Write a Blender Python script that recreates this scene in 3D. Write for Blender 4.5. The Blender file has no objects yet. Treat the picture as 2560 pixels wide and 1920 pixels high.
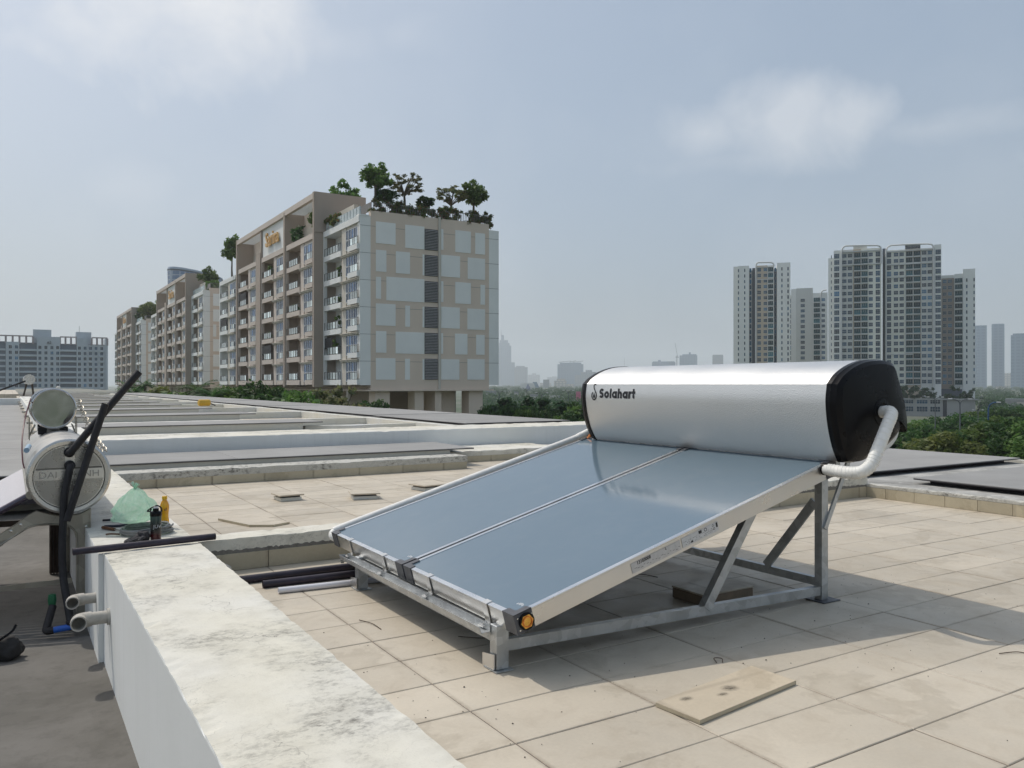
import bpy, bmesh, math, random
import numpy as np
from mathutils import Vector, Matrix, Quaternion
R = math.radians
random.seed(7); rng = np.random.default_rng(11)
SC = bpy.context.scene
COL = SC.collection

# ---------------------------------------------------------------- camera
YAW = R(31.67); EYE = 1.195; FPX = 2034.0
cam_data = bpy.data.cameras.new("camera")
cam_data.sensor_width = 36.0; cam_data.sensor_fit = 'HORIZONTAL'
cam_data.lens = 36.0 * FPX / 2560.0
cam_data.clip_start = 0.05; cam_data.clip_end = 30000
cam = bpy.data.objects.new("camera", cam_data); COL.objects.link(cam)
cam.location = (0, 0, EYE); cam.rotation_euler = (R(90), 0, -YAW)
SC.camera = cam
SY, CYW = math.sin(YAW), math.cos(YAW)
def bearing(px):                       # horizontal direction through an image column
    a = (px - 1280) / FPX
    return Vector((a * CYW + SY, -a * SY + CYW, 0))
def at(px, py, d):                     # a surveyed point: image column/row of the survey and its distance in metres
    v = bearing(px) * d
    return Vector((v.x, v.y, EYE - (py - 960) / FPX * d))

# ---------------------------------------------------------------- sun, sky, exposure
SUN = Vector((-0.30, 0.62, 1.0)).normalized()
sl = bpy.data.lights.new("sun", 'SUN'); sl.energy = 2.5; sl.angle = R(0.6); sl.color = (1.0, 0.945, 0.86)
so = bpy.data.objects.new("sun", sl); COL.objects.link(so)
so.rotation_euler = SUN.to_track_quat('Z', 'Y').to_euler(); so.location = (0, 0, 60)
SC.view_settings.view_transform = 'Standard'; SC.view_settings.look = 'None'
SC.view_settings.gamma = 1.0; SC.view_settings.exposure = -0.13
SC.view_settings.use_curve_mapping = False

world = bpy.data.worlds.new("World"); SC.world = world; world.use_nodes = True
def build_world():
    nt = world.node_tree; nt.nodes.clear(); L = nt.links.new
    def N(t, **k):
        n = nt.nodes.new(t)
        for a, b in k.items(): setattr(n, a, b)
        return n
    out = N('ShaderNodeOutputWorld'); bg = N('ShaderNodeBackground'); bg.inputs[1].default_value = 0.136
    sky = N('ShaderNodeTexSky'); sky.sky_type = 'NISHITA'; sky.sun_disc = False
    sky.sun_elevation = math.asin(SUN.z); sky.sun_rotation = math.atan2(SUN.x, SUN.y)
    sky.altitude = 0; sky.air_density = 1.0; sky.dust_density = 5.5; sky.ozone_density = 1.6
    tc = N('ShaderNodeTexCoord')
    D = tc.outputs['Generated']
    def math_(op, a, b=None, c=None, clamp=False):
        n = N('ShaderNodeMath', operation=op); n.use_clamp = clamp
        for i, v in enumerate((a, b, c)):
            if v is None: continue
            if isinstance(v, (int, float)): n.inputs[i].default_value = v
            else: L(v, n.inputs[i])
        return n.outputs[0]
    def dot(vec, v):
        n = N('ShaderNodeVectorMath', operation='DOT_PRODUCT'); L(vec, n.inputs[0]); n.inputs[1].default_value = v
        return n.outputs['Value']
    # billowy noise used for the cloud edges
    nz = N('ShaderNodeTexNoise'); nz.inputs['Scale'].default_value = 8.5; nz.inputs['Detail'].default_value = 7.0; nz.inputs['Roughness'].default_value = 0.55
    nz.inputs['Distortion'].default_value = 0.25
    L(D, nz.inputs['Vector'])
    nzf = nz.outputs['Fac']
    nb = N('ShaderNodeTexNoise'); nb.inputs['Scale'].default_value = 2.6; nb.inputs['Detail'].default_value = 5.0
    L(D, nb.inputs['Vector'])
    # (column, row, half width, half height, opacity, hardness) of the cumulus and haze banks seen that day
    clouds = [(520, 10, 420, 200, .92, .8), (810, 110, 240, 95, .50, .6), (1000, 90, 150, 75, .34, .5),
              (1945, 300, 190, 115, .50, 1.0), (2125, 300, 115, 85, .46, 1.2), (1765, 335, 150, 80, .42, .9),
              (2330, 320, 260, 50, .36, .7), (1900, 395, 340, 45, .36, .6),
              (280, 465, 170, 75, .30, .6), (-700, 160, 420, 120, .7, .9), (3600, 120, 500, 160, .7, .9)]
    tot = None
    for (px, py, hw, hh, op, hard) in clouds:
        c = (at(px, py, 1.0) - Vector((0, 0, EYE))); c.normalize()
        r = Vector((c.y, -c.x, 0)).normalized(); u = r.cross(c).normalized()
        if u.z < 0: u = -u
        sc_ = 1.0 / FPX
        x = math_('DIVIDE', dot(D, r), hw * sc_); y = math_('DIVIDE', dot(D, u), hh * sc_)
        front = math_('GREATER_THAN', dot(D, c), 0.2)
        rr = math_('SQRT', math_('ADD', math_('MULTIPLY', x, x), math_('MULTIPLY', y, y)))
        # noisy fall-off: 1 - r + k*(noise-.5)
        v = math_('ADD', math_('SUBTRACT', 1.0, rr), math_('MULTIPLY', math_('SUBTRACT', nzf, 0.5), 2.6))
        v = math_('MULTIPLY', v, hard, clamp=True)
        v = math_('MULTIPLY', math_('MULTIPLY', v, op), front)
        tot = v if tot is None else math_('MAXIMUM', tot, v)
    # thin cirrus-like veil everywhere
    mr = N('ShaderNodeMapRange'); mr.inputs['From Min'].default_value = .42; mr.inputs['From Max'].default_value = .75
    mr.inputs['To Min'].default_value = 0; mr.inputs['To Max'].default_value = .22
    L(nb.outputs['Fac'], mr.inputs['Value'])
    tot = math_('MAXIMUM', tot, mr.outputs[0])
    # milky tropical air: desaturate the clear sky a little
    mix0 = N('ShaderNodeMix', data_type='RGBA'); mix0.inputs['Factor'].default_value = SKY_MILK
    L(sky.outputs[0], mix0.inputs[6]); mix0.inputs[7].default_value = SKY_MILKCOL
    mix = N('ShaderNodeMix', data_type='RGBA'); L(tot, mix.inputs['Factor'])
    L(mix0.outputs[2], mix.inputs[6]); mix.inputs[7].default_value = SKY_CLOUDCOL
    L(mix.outputs[2], bg.inputs[0]); L(bg.outputs[0], out.inputs[0])
HAZE_D = 0.00018
SKY_MILK = 0.52; SKY_MILKCOL = (3.3, 4.2, 5.2, 1); SKY_CLOUDCOL = (6.9, 7.0, 7.2, 1)
build_world()
SC.cycles.max_bounces = 6; SC.cycles.diffuse_bounces = 3; SC.cycles.glossy_bounces = 4; SC.cycles.transmission_bounces = 4
SC.cycles.transparent_max_bounces = 8; SC.cycles.volume_bounces = 2
SC.cycles.caustics_reflective = False; SC.cycles.caustics_refractive = False

# ================================================================ helpers
def tag(o, label=None, cat=None, group=None, kind=None):
    if label: o['label'] = label
    if cat: o['category'] = cat
    if group: o['group'] = group
    if kind: o['kind'] = kind
    return o
def thing(name, label, cat, loc=(0, 0, 0), rotz=0.0, group=None):
    o = bpy.data.objects.new(name, None); COL.objects.link(o)
    o.location = loc; o.rotation_euler = (0, 0, rotz); o.empty_display_size = .1; o['kind'] = 'thing'
    return tag(o, label, cat, group)
def obj(name, mesh, parent=None, loc=None, rot=None, scale=None):
    o = bpy.data.objects.new(name, mesh); COL.objects.link(o)
    if parent is not None: o.parent = parent
    if loc is not None: o.location = loc
    if rot is not None: o.rotation_euler = rot
    if scale is not None: o.scale = scale
    return o
def kids(o): return [c for c in ALLKIDS.get(o.name, [])]
def copy_tree(o, parent=None):
    c = o.copy(); COL.objects.link(c); c.parent = parent
    for ch in list(o.children): copy_tree(ch, c)
    return c

class MB:
    """collects faces for one mesh object"""
    def __init__(s): s.v = []; s.f = []; s.m = []
    def add(s, verts, faces, mi=0):
        b = len(s.v); s.v += [tuple(p) for p in verts]
        for f in faces: s.f.append(tuple(i + b for i in f)); s.m.append(mi)
        return s
    def box(s, x0, x1, y0, y1, z0, z1, mi=0, skip=''):
        v = [(x0,y0,z0),(x1,y0,z0),(x1,y1,z0),(x0,y1,z0),(x0,y0,z1),(x1,y0,z1),(x1,y1,z1),(x0,y1,z1)]
        F = {'b':(0,3,2,1),'t':(4,5,6,7),'f':(0,1,5,4),'k':(2,3,7,6),'l':(3,0,4,7),'r':(1,2,6,5)}
        return s.add(v, [F[k] for k in F if k not in skip], mi)
    def bbox(s, x0, x1, y0, y1, z0, z1, b=.004, mi=0):
        """box with chamfered edges"""
        P = []
        for (z, i) in ((z0, b), (z0 + b, 0), (z1 - b, 0), (z1, b)):
            for (x, y) in ((x0+i, y0+i+ (b if i==0 else 0)*0), (x1-i, y0+i), (x1-i, y1-i), (x0+i, y1-i)): P.append((x, y, z))
        F = [(3,2,1,0), (12,13,14,15)]
        for r in range(3):
            for k in range(4):
                a = r*4+k; c = r*4+(k+1) % 4
                F.append((a, c, c+4, a+4))
        return s.add(P, F, mi)
    def beam(s, p, q, w, h, mi=0, up=(0, 0, 1), cap=True):
        """rectangular bar from p to q, w across, h along up"""
        p = Vector(p); q = Vector(q); d = (q - p).normalized(); u = Vector(up)
        a = d.cross(u)
        if a.length < 1e-5: a = d.cross(Vector((1, 0, 0)))
        a.normalize(); b = a.cross(d).normalized()
        v = []
        for c in (p, q):
            for (i, j) in ((-1,-1),(1,-1),(1,1),(-1,1)): v.append(c + a*(i*w/2) + b*(j*h/2))
        F = [(0,1,5,4),(1,2,6,5),(2,3,7,6),(3,0,4,7)]
        if cap: F += [(3,2,1,0),(4,5,6,7)]
        return s.add(v, F, mi)
    def tube(s, pts, r, n=10, mi=0, cap=True, closed=False):
        pts = [Vector(p) for p in pts]; m = len(pts)
        rr = r if isinstance(r, (list, tuple)) else [r]*m
        T = []
        for i in range(m):
            if closed: t = pts[(i+1) % m] - pts[i-1]
            else: t = pts[min(i+1, m-1)] - pts[max(i-1, 0)]
            T.append(t.normalized())
        u = T[0].orthogonal().normalized(); V = []
        for i in range(m):
            u = (u - T[i]*u.dot(T[i]))
            if u.length < 1e-6: u = T[i].orthogonal()
            u.normalize(); w = T[i].cross(u)
            for k in range(n):
                a = 2*math.pi*k/n
                V.append(pts[i] + (u*math.cos(a) + w*math.sin(a))*rr[i])
        F = []
        for i in range(m if closed else m-1):
            j = (i+1) % m
            for k in range(n):
                F.append((i*n+k, i*n+(k+1) % n, j*n+(k+1) % n, j*n+k))
        if cap and not closed:
            F.append(tuple(range(n-1, -1, -1))); F.append(tuple((m-1)*n+k for k in range(n)))
        return s.add(V, F, mi)
    def lathe(s, prof, n=24, mi=0, origin=(0,0,0), axis='Z', close=False):
        """prof = [(r, h)]"""
        V = []; O = Vector(origin)
        for (r, h) in prof:
            for k in range(n):
                a = 2*math.pi*k/n; x, y = r*math.cos(a), r*math.sin(a)
                p = (x, y, h) if axis == 'Z' else ((x, h, y) if axis == 'Y' else (h, x, y))
                V.append(O + Vector(p))
        F = []
        for i in range(len(prof)-1):
            for k in range(n):
                f = (i*n+k, i*n+(k+1) % n, (i+1)*n+(k+1) % n, (i+1)*n+k)
                F.append(f if axis != 'Y' else f[::-1])
        return s.add(V, F, mi)
    def prism(s, poly, a0, a1, plane='XZ', mi=0):
        """extrude a polygon of (u,v) between a0 and a1 on the third axis"""
        n = len(poly); V = []
        for a in (a0, a1):
            for (u, v) in poly:
                V.append((u, a, v) if plane == 'XZ' else ((a, u, v) if plane == 'YZ' else (u, v, a)))
        F = [tuple(range(n)), tuple(range(2*n-1, n-1, -1))]
        for k in range(n): F.append((k, k+n, (k+1) % n + n, (k+1) % n))
        return s.add(V, F, mi)
    def quad(s, a, b, c, d, mi=0): return s.add([a, b, c, d], [(0,1,2,3)], mi)
    def xf(s, M):
        s.v = [tuple(M @ Vector(p)) for p in s.v]; return s
    def mesh(s, name, mats, smooth=None, fix=True):
        me = bpy.data.meshes.new(name); me.from_pydata(s.v, [], s.f)
        if not isinstance(mats, (list, tuple)): mats = [mats]
        for m in mats: me.materials.append(m)
        if len(mats) > 1: me.polygons.foreach_set('material_index', s.m)
        if fix:
            bm = bmesh.new(); bm.from_mesh(me); bmesh.ops.recalc_face_normals(bm, faces=bm.faces); bm.to_mesh(me); bm.free()
        if smooth is not None:
            me.polygons.foreach_set('use_smooth', [True]*len(me.polygons))
            me.set_sharp_from_angle(angle=R(smooth))
        me.update(); return me
    def build(s, name, mats, parent=None, loc=None, rot=None, smooth=None, fix=True):
        return obj(name, s.mesh(name, mats, smooth, fix), parent, loc, rot)

def curve_pts(pts, n=8):
    """catmull-rom through the points"""
    P = [Vector(p) for p in pts]; P = [P[0]*2-P[1]] + P + [P[-1]*2-P[-2]]; out = []
    for i in range(1, len(P)-2):
        for k in range(n):
            t = k/n; a, b, c, d = P[i-1], P[i], P[i+1], P[i+2]
            out.append(.5*((2*b) + (c-a)*t + (2*a-5*b+4*c-d)*t*t + (3*b-a-3*c+d)*t**3))
    out.append(P[-2]); return out

def text_mesh(txt, size, depth, mat, offset=0.0, name='lettering'):
    c = bpy.data.curves.new(name, 'FONT'); c.body = txt; c.size = size; c.extrude = depth; c.offset = offset
    c.align_x = 'CENTER'; c.resolution_u = 3
    o = bpy.data.objects.new(name, c); COL.objects.link(o)
    dg = bpy.context.evaluated_depsgraph_get(); dg.update()
    me = bpy.data.meshes.new_from_object(o.evaluated_get(dg)); me.name = name
    bpy.data.objects.remove(o); bpy.data.curves.remove(c)
    me.materials.clear(); me.materials.append(mat); return me

# ---------------------------------------------------------------- materials
class NT:
    def __init__(s, name):
        s.mat = bpy.data.materials.new(name); s.mat.use_nodes = True
        s.t = s.mat.node_tree; s.t.nodes.clear()
        s.out = s.t.nodes.new('ShaderNodeOutputMaterial')
    def n(s, typ, **k):
        x = s.t.nodes.new(typ)
        for a, b in k.items(): setattr(x, a, b)
        return x
    def l(s, a, b): s.t.links.new(a, b)
    def val(s, sock, v):
        if isinstance(v, (int, float)): sock.default_value = v
        elif isinstance(v, (tuple, list)): sock.default_value = v if len(v) == len(sock.default_value) else tuple(v)+(1,)
        else: s.l(v, sock)
    def mth(s, op, a, b=0.0, clamp=False):
        x = s.n('ShaderNodeMath', operation=op); x.use_clamp = clamp; s.val(x.inputs[0], a); s.val(x.inputs[1], b); return x.outputs[0]
    def mix(s, f, a, b, blend='MIX'):
        x = s.n('ShaderNodeMix', data_type='RGBA'); x.blend_type = blend
        s.val(x.inputs['Factor'], f); s.val(x.inputs[6], a); s.val(x.inputs[7], b); return x.outputs[2]
    def noise(s, vec, scale, detail=4, rough=.55, dist=0.0):
        x = s.n('ShaderNodeTexNoise'); x.inputs['Scale'].default_value = scale; x.inputs['Detail'].default_value = detail
        x.inputs['Roughness'].default_value = rough; x.inputs['Distortion'].default_value = dist
        if vec is not None: s.l(vec, x.inputs['Vector'])
        return x.outputs['Fac']
    def ramp(s, v, lo, hi, a=0.0, b=1.0):
        x = s.n('ShaderNodeMapRange'); s.val(x.inputs['Value'], v)
        x.inputs['From Min'].default_value = lo; x.inputs['From Max'].default_value = hi
        x.inputs['To Min'].default_value = a; x.inputs['To Max'].default_value = b; return x.outputs[0]
    def pos(s): return s.n('ShaderNodeNewGeometry').outputs['Position']
    def objc(s): return s.n('ShaderNodeTexCoord').outputs['Object']
    def rnd(s): return s.n('ShaderNodeObjectInfo').outputs['Random']
    def scalev(s, v, k):
        x = s.n('ShaderNodeVectorMath', operation='MULTIPLY'); s.l(v, x.inputs[0]); x.inputs[1].default_value = k; return x.outputs[0]
    def addv(s, v, w):
        x = s.n('ShaderNodeVectorMath', operation='ADD'); s.l(v, x.inputs[0]); s.val(x.inputs[1], w); return x.outputs[0]
    def sep(s, v):
        x = s.n('ShaderNodeSeparateXYZ'); s.l(v, x.inputs[0]); return x.outputs
    def bump(s, h, strength=.3, dist=.01):
        x = s.n('ShaderNodeBump'); x.inputs['Strength'].default_value = strength; x.inputs['Distance'].default_value = dist
        s.l(h, x.inputs['Height']); return x.outputs[0]
    def bsdf(s, col, rough=.7, metal=0.0, nrm=None, spec=.5, coat=0.0, **kw):
        b = s.n('ShaderNodeBsdfPrincipled'); s.val(b.inputs['Base Color'], col); s.val(b.inputs['Roughness'], rough); s.val(b.inputs['Metallic'], metal)
        b.inputs['Specular IOR Level'].default_value = spec; b.inputs['Coat Weight'].default_value = coat
        for k, v in kw.items(): s.val(b.inputs[k.replace('_', ' ')], v)
        if nrm is not None: s.l(nrm, b.inputs['Normal'])
        s.l(b.outputs[0], s.out.inputs[0]); return s.mat

def hexlin(h):
    c = [int(h[i:i+2], 16)/255 for i in (0, 2, 4)]
    return tuple(x/12.92 if x <= .04045 else ((x+.055)/1.055)**2.4 for x in c)
def simple(name, col, rough=.6, metal=0.0, var=.12, scale=4.0, bump=0.0, bscale=40, rnd=0.0, spec=.5, pos=False, coat=0.0, streak=None, **kw):
    """paint or plaster with uneven tone, optional per-object tone and relief"""
    t = NT(name); v = t.pos() if pos else t.objc()
    vv = t.scalev(v, streak) if streak else v
    f = t.noise(vv, scale, 5, .6)
    f = t.ramp(f, .3, .7, 1-var, 1+var)
    if rnd:
        f = t.mth('MULTIPLY', f, t.ramp(t.rnd(), 0, 1, 1-rnd, 1+rnd))
    cc = t.n('ShaderNodeVectorMath', operation='SCALE'); cc.inputs[0].default_value = col[:3]; t.l(f, cc.inputs['Scale'])
    nb = t.bump(t.noise(v, bscale, 4), bump, .01) if bump else None
    rr = t.ramp(t.noise(v, scale*2.3, 3), .3, .7, max(0, rough-.08), min(1, rough+.08))
    return t.bsdf(cc.outputs[0], rr, metal, nb, spec, coat, **kw)
MAT = {}

def m_tile(name, base, brick=False):
    """cream vitrified tile: cloudy tone, grime, its own tone for every tile"""
    t = NT(name); p = t.pos(); r = t.rnd()
    big = t.noise(p, 1.1, 5, .6); mid = t.noise(p, 5.5, 6, .62, .6); fine = t.noise(p, 70, 3)
    f = t.mth('ADD', t.ramp(big, .3, .7, .86, 1.10), t.ramp(fine, .3, .7, -.03, .03))
    f = t.mth('MULTIPLY', f, t.ramp(r, 0, 1, .92, 1.06))
    cc = t.n('ShaderNodeVectorMath', operation='SCALE'); cc.inputs[0].default_value = base; t.l(f, cc.inputs['Scale'])
    col = t.mix(t.ramp(mid, .50, .78, 0, .42), cc.outputs[0], (base[0]*.66, base[1]*.62, base[2]*.58, 1))
    scuff = t.noise(t.scalev(t.addv(p, (3, 7, 0)), (9, 13, 1)), 1.0, 8, .7, 1.2)
    col = t.mix(t.ramp(scuff, .66, .74, 0, .45), col, (.17, .145, .12, 1))
    gx = t.mth('ABSOLUTE', t.mth('SUBTRACT', t.mth('FRACT', t.mth('ADD', t.mth('DIVIDE', t.mth('SUBTRACT', t.sep(p)[0], 1.4325), .6165), .5)), .5))
    gy = t.mth('ABSOLUTE', t.mth('SUBTRACT', t.mth('FRACT', t.mth('ADD', t.mth('DIVIDE', t.mth('SUBTRACT', t.sep(p)[1], 2.296), .3145), .5)), .5))
    jn = t.noise(p, 2.3, 5, .6); jf = t.noise(p, 45, 4, .7)
    jd = t.mth('MULTIPLY', t.mth('MULTIPLY', t.ramp(gx, .002, .032, 1, 0), t.ramp(jn, .38, .62, .1, .7)), t.ramp(jf, .25, .6, .3, 1), True)
    jd2 = t.mth('MULTIPLY', t.ramp(gy, .01, .06, .35, 0), t.ramp(jn, .45, .65, 0, 1), True)
    col = t.mix(t.mth('MAXIMUM', jd, jd2), col, (.21, .165, .12, 1))
    pud = t.noise(t.addv(p, (11, 4, 0)), 1.7, 7, .62, .3); ring = t.mth('MULTIPLY', t.ramp(pud, .54, .575, 0, 1), t.ramp(pud, .575, .66, 1, .35), True)
    col = t.mix(t.mth('MULTIPLY', ring, .30), col, (base[0]*.55, base[1]*.52, base[2]*.47, 1))
    if brick:
        bt = t.n('ShaderNodeTexBrick'); bt.offset = 0; bt.inputs['Scale'].default_value = 1.0
        bt.inputs['Brick Width'].default_value = .6165; bt.inputs['Row Height'].default_value = .3145; bt.inputs['Mortar Size'].default_value = .006
        t.l(t.addv(p, (-1.4325, -2.296, 0)), bt.inputs['Vector']); col = t.mix(bt.outputs['Fac'], col, (.2, .17, .14, 1))
    rough = t.ramp(mid, .3, .7, .42, .68)
    return t.bsdf(col, rough, 0, t.bump(mid, .04, .01), .4)
def m_plaster(name, base, stain=1.0, top=True, crack=True, low=(.07, .065, .06, 1), thresh=.56):
    """weathered white plaster: black mould blotches, hairline cracks"""
    t = NT(name); p = t.pos()
    st = t.noise(t.scalev(p, (1.0, .8, 1.0)), 2.6, 7, .62)
    fine = t.noise(t.scalev(p, (20, 30, 26)), 1.0, 9, .76)
    grain = t.noise(p, 150, 3, .6); big = t.noise(p, .9, 4); mid = t.noise(p, 6.5, 7, .68)
    f = t.mth('MULTIPLY', t.ramp(st, thresh-.02, thresh+.16), t.ramp(fine, .47, .62, 0, .85), True)
    base2 = t.mix(t.ramp(big, .35, .65), (base[0]*.98, base[1]*.95, base[2]*.86, 1), base)
    col = t.mix(t.ramp(mid, .45, .75, 0, .38*stain), base2, (base[0]*.6, base[1]*.57, base[2]*.5, 1))
    col = t.mix(t.ramp(grain, .55, .8, 0, .25*stain), col, (base[0]*.5, base[1]*.49, base[2]*.45, 1))
    col = t.mix(t.mth('MULTIPLY', t.ramp(st, thresh-.02, thresh+.2), .30*stain), col, (base[0]*.5, base[1]*.49, base[2]*.45, 1))
    col = t.mix(t.mth('MULTIPLY', f, .8*stain), col, low)
    h = t.mth('ADD', t.mth('MULTIPLY', fine, .5), t.mth('MULTIPLY', grain, .35))
    if crack:
        wn = t.n('ShaderNodeTexNoise'); wn.inputs['Scale'].default_value = 6.0; wn.inputs['Detail'].default_value = 7; t.l(p, wn.inputs['Vector'])
        sc = t.n('ShaderNodeVectorMath', operation='SCALE'); t.l(wn.outputs['Color'], sc.inputs[0]); sc.inputs['Scale'].default_value = .35
        ad = t.n('ShaderNodeVectorMath', operation='ADD'); t.l(p, ad.inputs[0]); t.l(sc.outputs[0], ad.inputs[1])
        cr = None
        for (k, w, lo, hi) in ((2.4, .0065, .46, .62), (6.5, .009, .54, .68)):
            vo = t.n('ShaderNodeTexVoronoi', feature='DISTANCE_TO_EDGE'); vo.inputs['Scale'].default_value = k; t.l(ad.outputs[0], vo.inputs['Vector'])
            c = t.mth('MULTIPLY', t.ramp(vo.outputs['Distance'], .0, w, 1, 0), t.ramp(t.noise(t.addv(p, (k, 0, 0)), 2.1, 3), lo, hi, 0, .6), True)
            cr = c if cr is None else t.mth('MAXIMUM', cr, c)
        col = t.mix(cr, col, (.11, .10, .09, 1)); h = t.mth('SUBTRACT', h, t.mth('MULTIPLY', cr, 1.2))
    return t.bsdf(col, .85, 0, t.bump(h, .22, .008), .25)
def m_wall_streak(name, base, dark=(.22, .21, .2, 1), amt=.16):
    """painted wall with rain streaks running down"""
    t = NT(name); p = t.pos()
    st = t.noise(t.scalev(p, (16, 16, .8)), 1.0, 6, .6); bl = t.noise(p, 1.3, 5); fine = t.noise(p, 24, 6, .7)
    f = t.mth('MULTIPLY', t.ramp(st, .5, .8), t.ramp(bl, .35, .7), True)
    c = t.mix(t.ramp(bl, .3, .7), (base[0]*.92, base[1]*.92, base[2]*.91, 1), base)
    c = t.mix(t.mth('MULTIPLY', f, amt), c, dark)
    return t.bsdf(c, .8, 0, t.bump(fine, .15, .006), .3)
def m_edge_rot(name, base):
    """band of plaster whose lower edge has rotted black"""
    t = NT(name); p = t.pos(); z = t.sep(p)[2]
    e = t.noise(t.scalev(p, (16, 16, 26)), 1.0, 8, .72); e2 = t.noise(p, 60, 4)
    bl = t.noise(t.scalev(p, (1.2, 1.2, 1)), 1.0, 3)
    f = t.mth('MULTIPLY', t.ramp(e, .48, .64, 0, .85), t.ramp(bl, .40, .6), True)
    c = t.mix(t.ramp(e2, .3, .7), (base[0]*.85, base[1]*.84, base[2]*.8, 1), base)
    c = t.mix(f, c, (.07, .062, .055, 1))
    return t.bsdf(c, .9, 0, t.bump(e, .5, .01), .2)
def m_concrete(name, a, b, scale=1.6, patches=True):
    t = NT(name); p = t.pos()
    n1 = t.noise(p, scale, 7, .66, .5); n2 = t.noise(p, scale*9, 6, .7)
    c = t.mix(t.ramp(n1, .36, .64), a, b)
    c = t.mix(t.ramp(n2, .5, .75, 0, .5), c, (a[0]*.55, a[1]*.55, a[2]*.55, 1))
    if patches:
        n3 = t.noise(t.scalev(p, (1.3, 3, 1)), 2.2, 5, .6); c = t.mix(t.ramp(n3, .6, .68, 0, .6), c, (b[0]*1.3, b[1]*1.3, b[2]*1.28, 1))
    return t.bsdf(c, .85, 0, t.bump(n2, .2, .01), .3)
def m_galv(name, base=(.52, .54, .55), rough=.42, metal=.85, spangle=26, amt=.16):
    t = NT(name); p = t.objc()
    v = t.n('ShaderNodeTexVoronoi'); v.inputs['Scale'].default_value = spangle; t.l(p, v.inputs['Vector'])
    n = t.noise(p, 7, 5, .6)
    f = t.mth('ADD', t.ramp(t.sep(v.outputs['Color'])[0], 0, 1, 1-amt, 1+amt*.4), t.ramp(n, .3, .7, -.12, .06))
    cc = t.n('ShaderNodeVectorMath', operation='SCALE'); cc.inputs[0].default_value = base; t.l(f, cc.inputs['Scale'])
    return t.bsdf(cc.outputs[0], t.ramp(n, .3, .7, rough-.08, rough+.14), metal)
def m_stucco_alu(name):
    """embossed aluminium jacket of the storage tank"""
    t = NT(name); p = t.objc()
    v = t.n('ShaderNodeTexVoronoi', feature='SMOOTH_F1'); v.inputs['Scale'].default_value = 190
    t.l(t.addv(p, (0, 0, 0)), v.inputs['Vector'])
    n = t.noise(p, 260, 3, .6); b = t.noise(p, 3, 4)
    h = t.mth('ADD', v.outputs['Distance'], t.mth('MULTIPLY', n, .5))
    return t.bsdf((.70, .70, .69, 1), t.ramp(b, .3, .7, .43, .50), 1.0, t.bump(h, .7, .0014))
def m_leaf(name, c1, c2, trans=.48, c3=None):
    t = NT(name); p = t.pos(); r = t.rnd()
    n = t.noise(p, .9, 4); n2 = t.noise(p, 6.0, 3)
    c = t.mix(t.ramp(n, .35, .65), c1, c2)
    if c3: c = t.mix(t.ramp(n2, .58, .68), c, c3)
    hv = t.n('ShaderNodeHueSaturation'); t.l(c, hv.inputs['Color']); t.l(t.ramp(r, 0, 1, .8, 1.2), hv.inputs['Value']); t.l(t.ramp(r, 0, 1, .49, .515), hv.inputs['Hue'])
    d = t.n('ShaderNodeBsdfPrincipled'); t.l(hv.outputs[0], d.inputs['Base Color']); d.inputs['Roughness'].default_value = .55; d.inputs['Specular IOR Level'].default_value = .35
    tr = t.n('ShaderNodeBsdfTranslucent'); t.l(hv.outputs[0], tr.inputs['Color'])
    mx = t.n('ShaderNodeMixShader'); mx.inputs[0].default_value = trans; t.l(d.outputs[0], mx.inputs[1]); t.l(tr.outputs[0], mx.inputs[2]); t.l(mx.outputs[0], t.out.inputs[0])
    return t.mat
def m_glass_facade(name, col, rough=.12, rnd=.35, spec=.6):
    t = NT(name); r = t.rnd()
    n = t.noise(t.addv(t.objc(), (0, 0, 0)), 1.1, 3)
    f = t.mth('MULTIPLY', t.ramp(r, 0, 1, 1-rnd, 1+rnd), t.ramp(n, .3, .7, .8, 1.15)); f = t.mth('MULTIPLY', f, t.ramp(t.mth('FRACT', t.mth('MULTIPLY', r, 7.3)), .72, .95, 1, 2.6))
    cc = t.n('ShaderNodeVectorMath', operation='SCALE'); cc.inputs[0].default_value = col; t.l(f, cc.inputs['Scale'])
    return t.bsdf(cc.outputs[0], rough, 0, None, spec)

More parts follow.
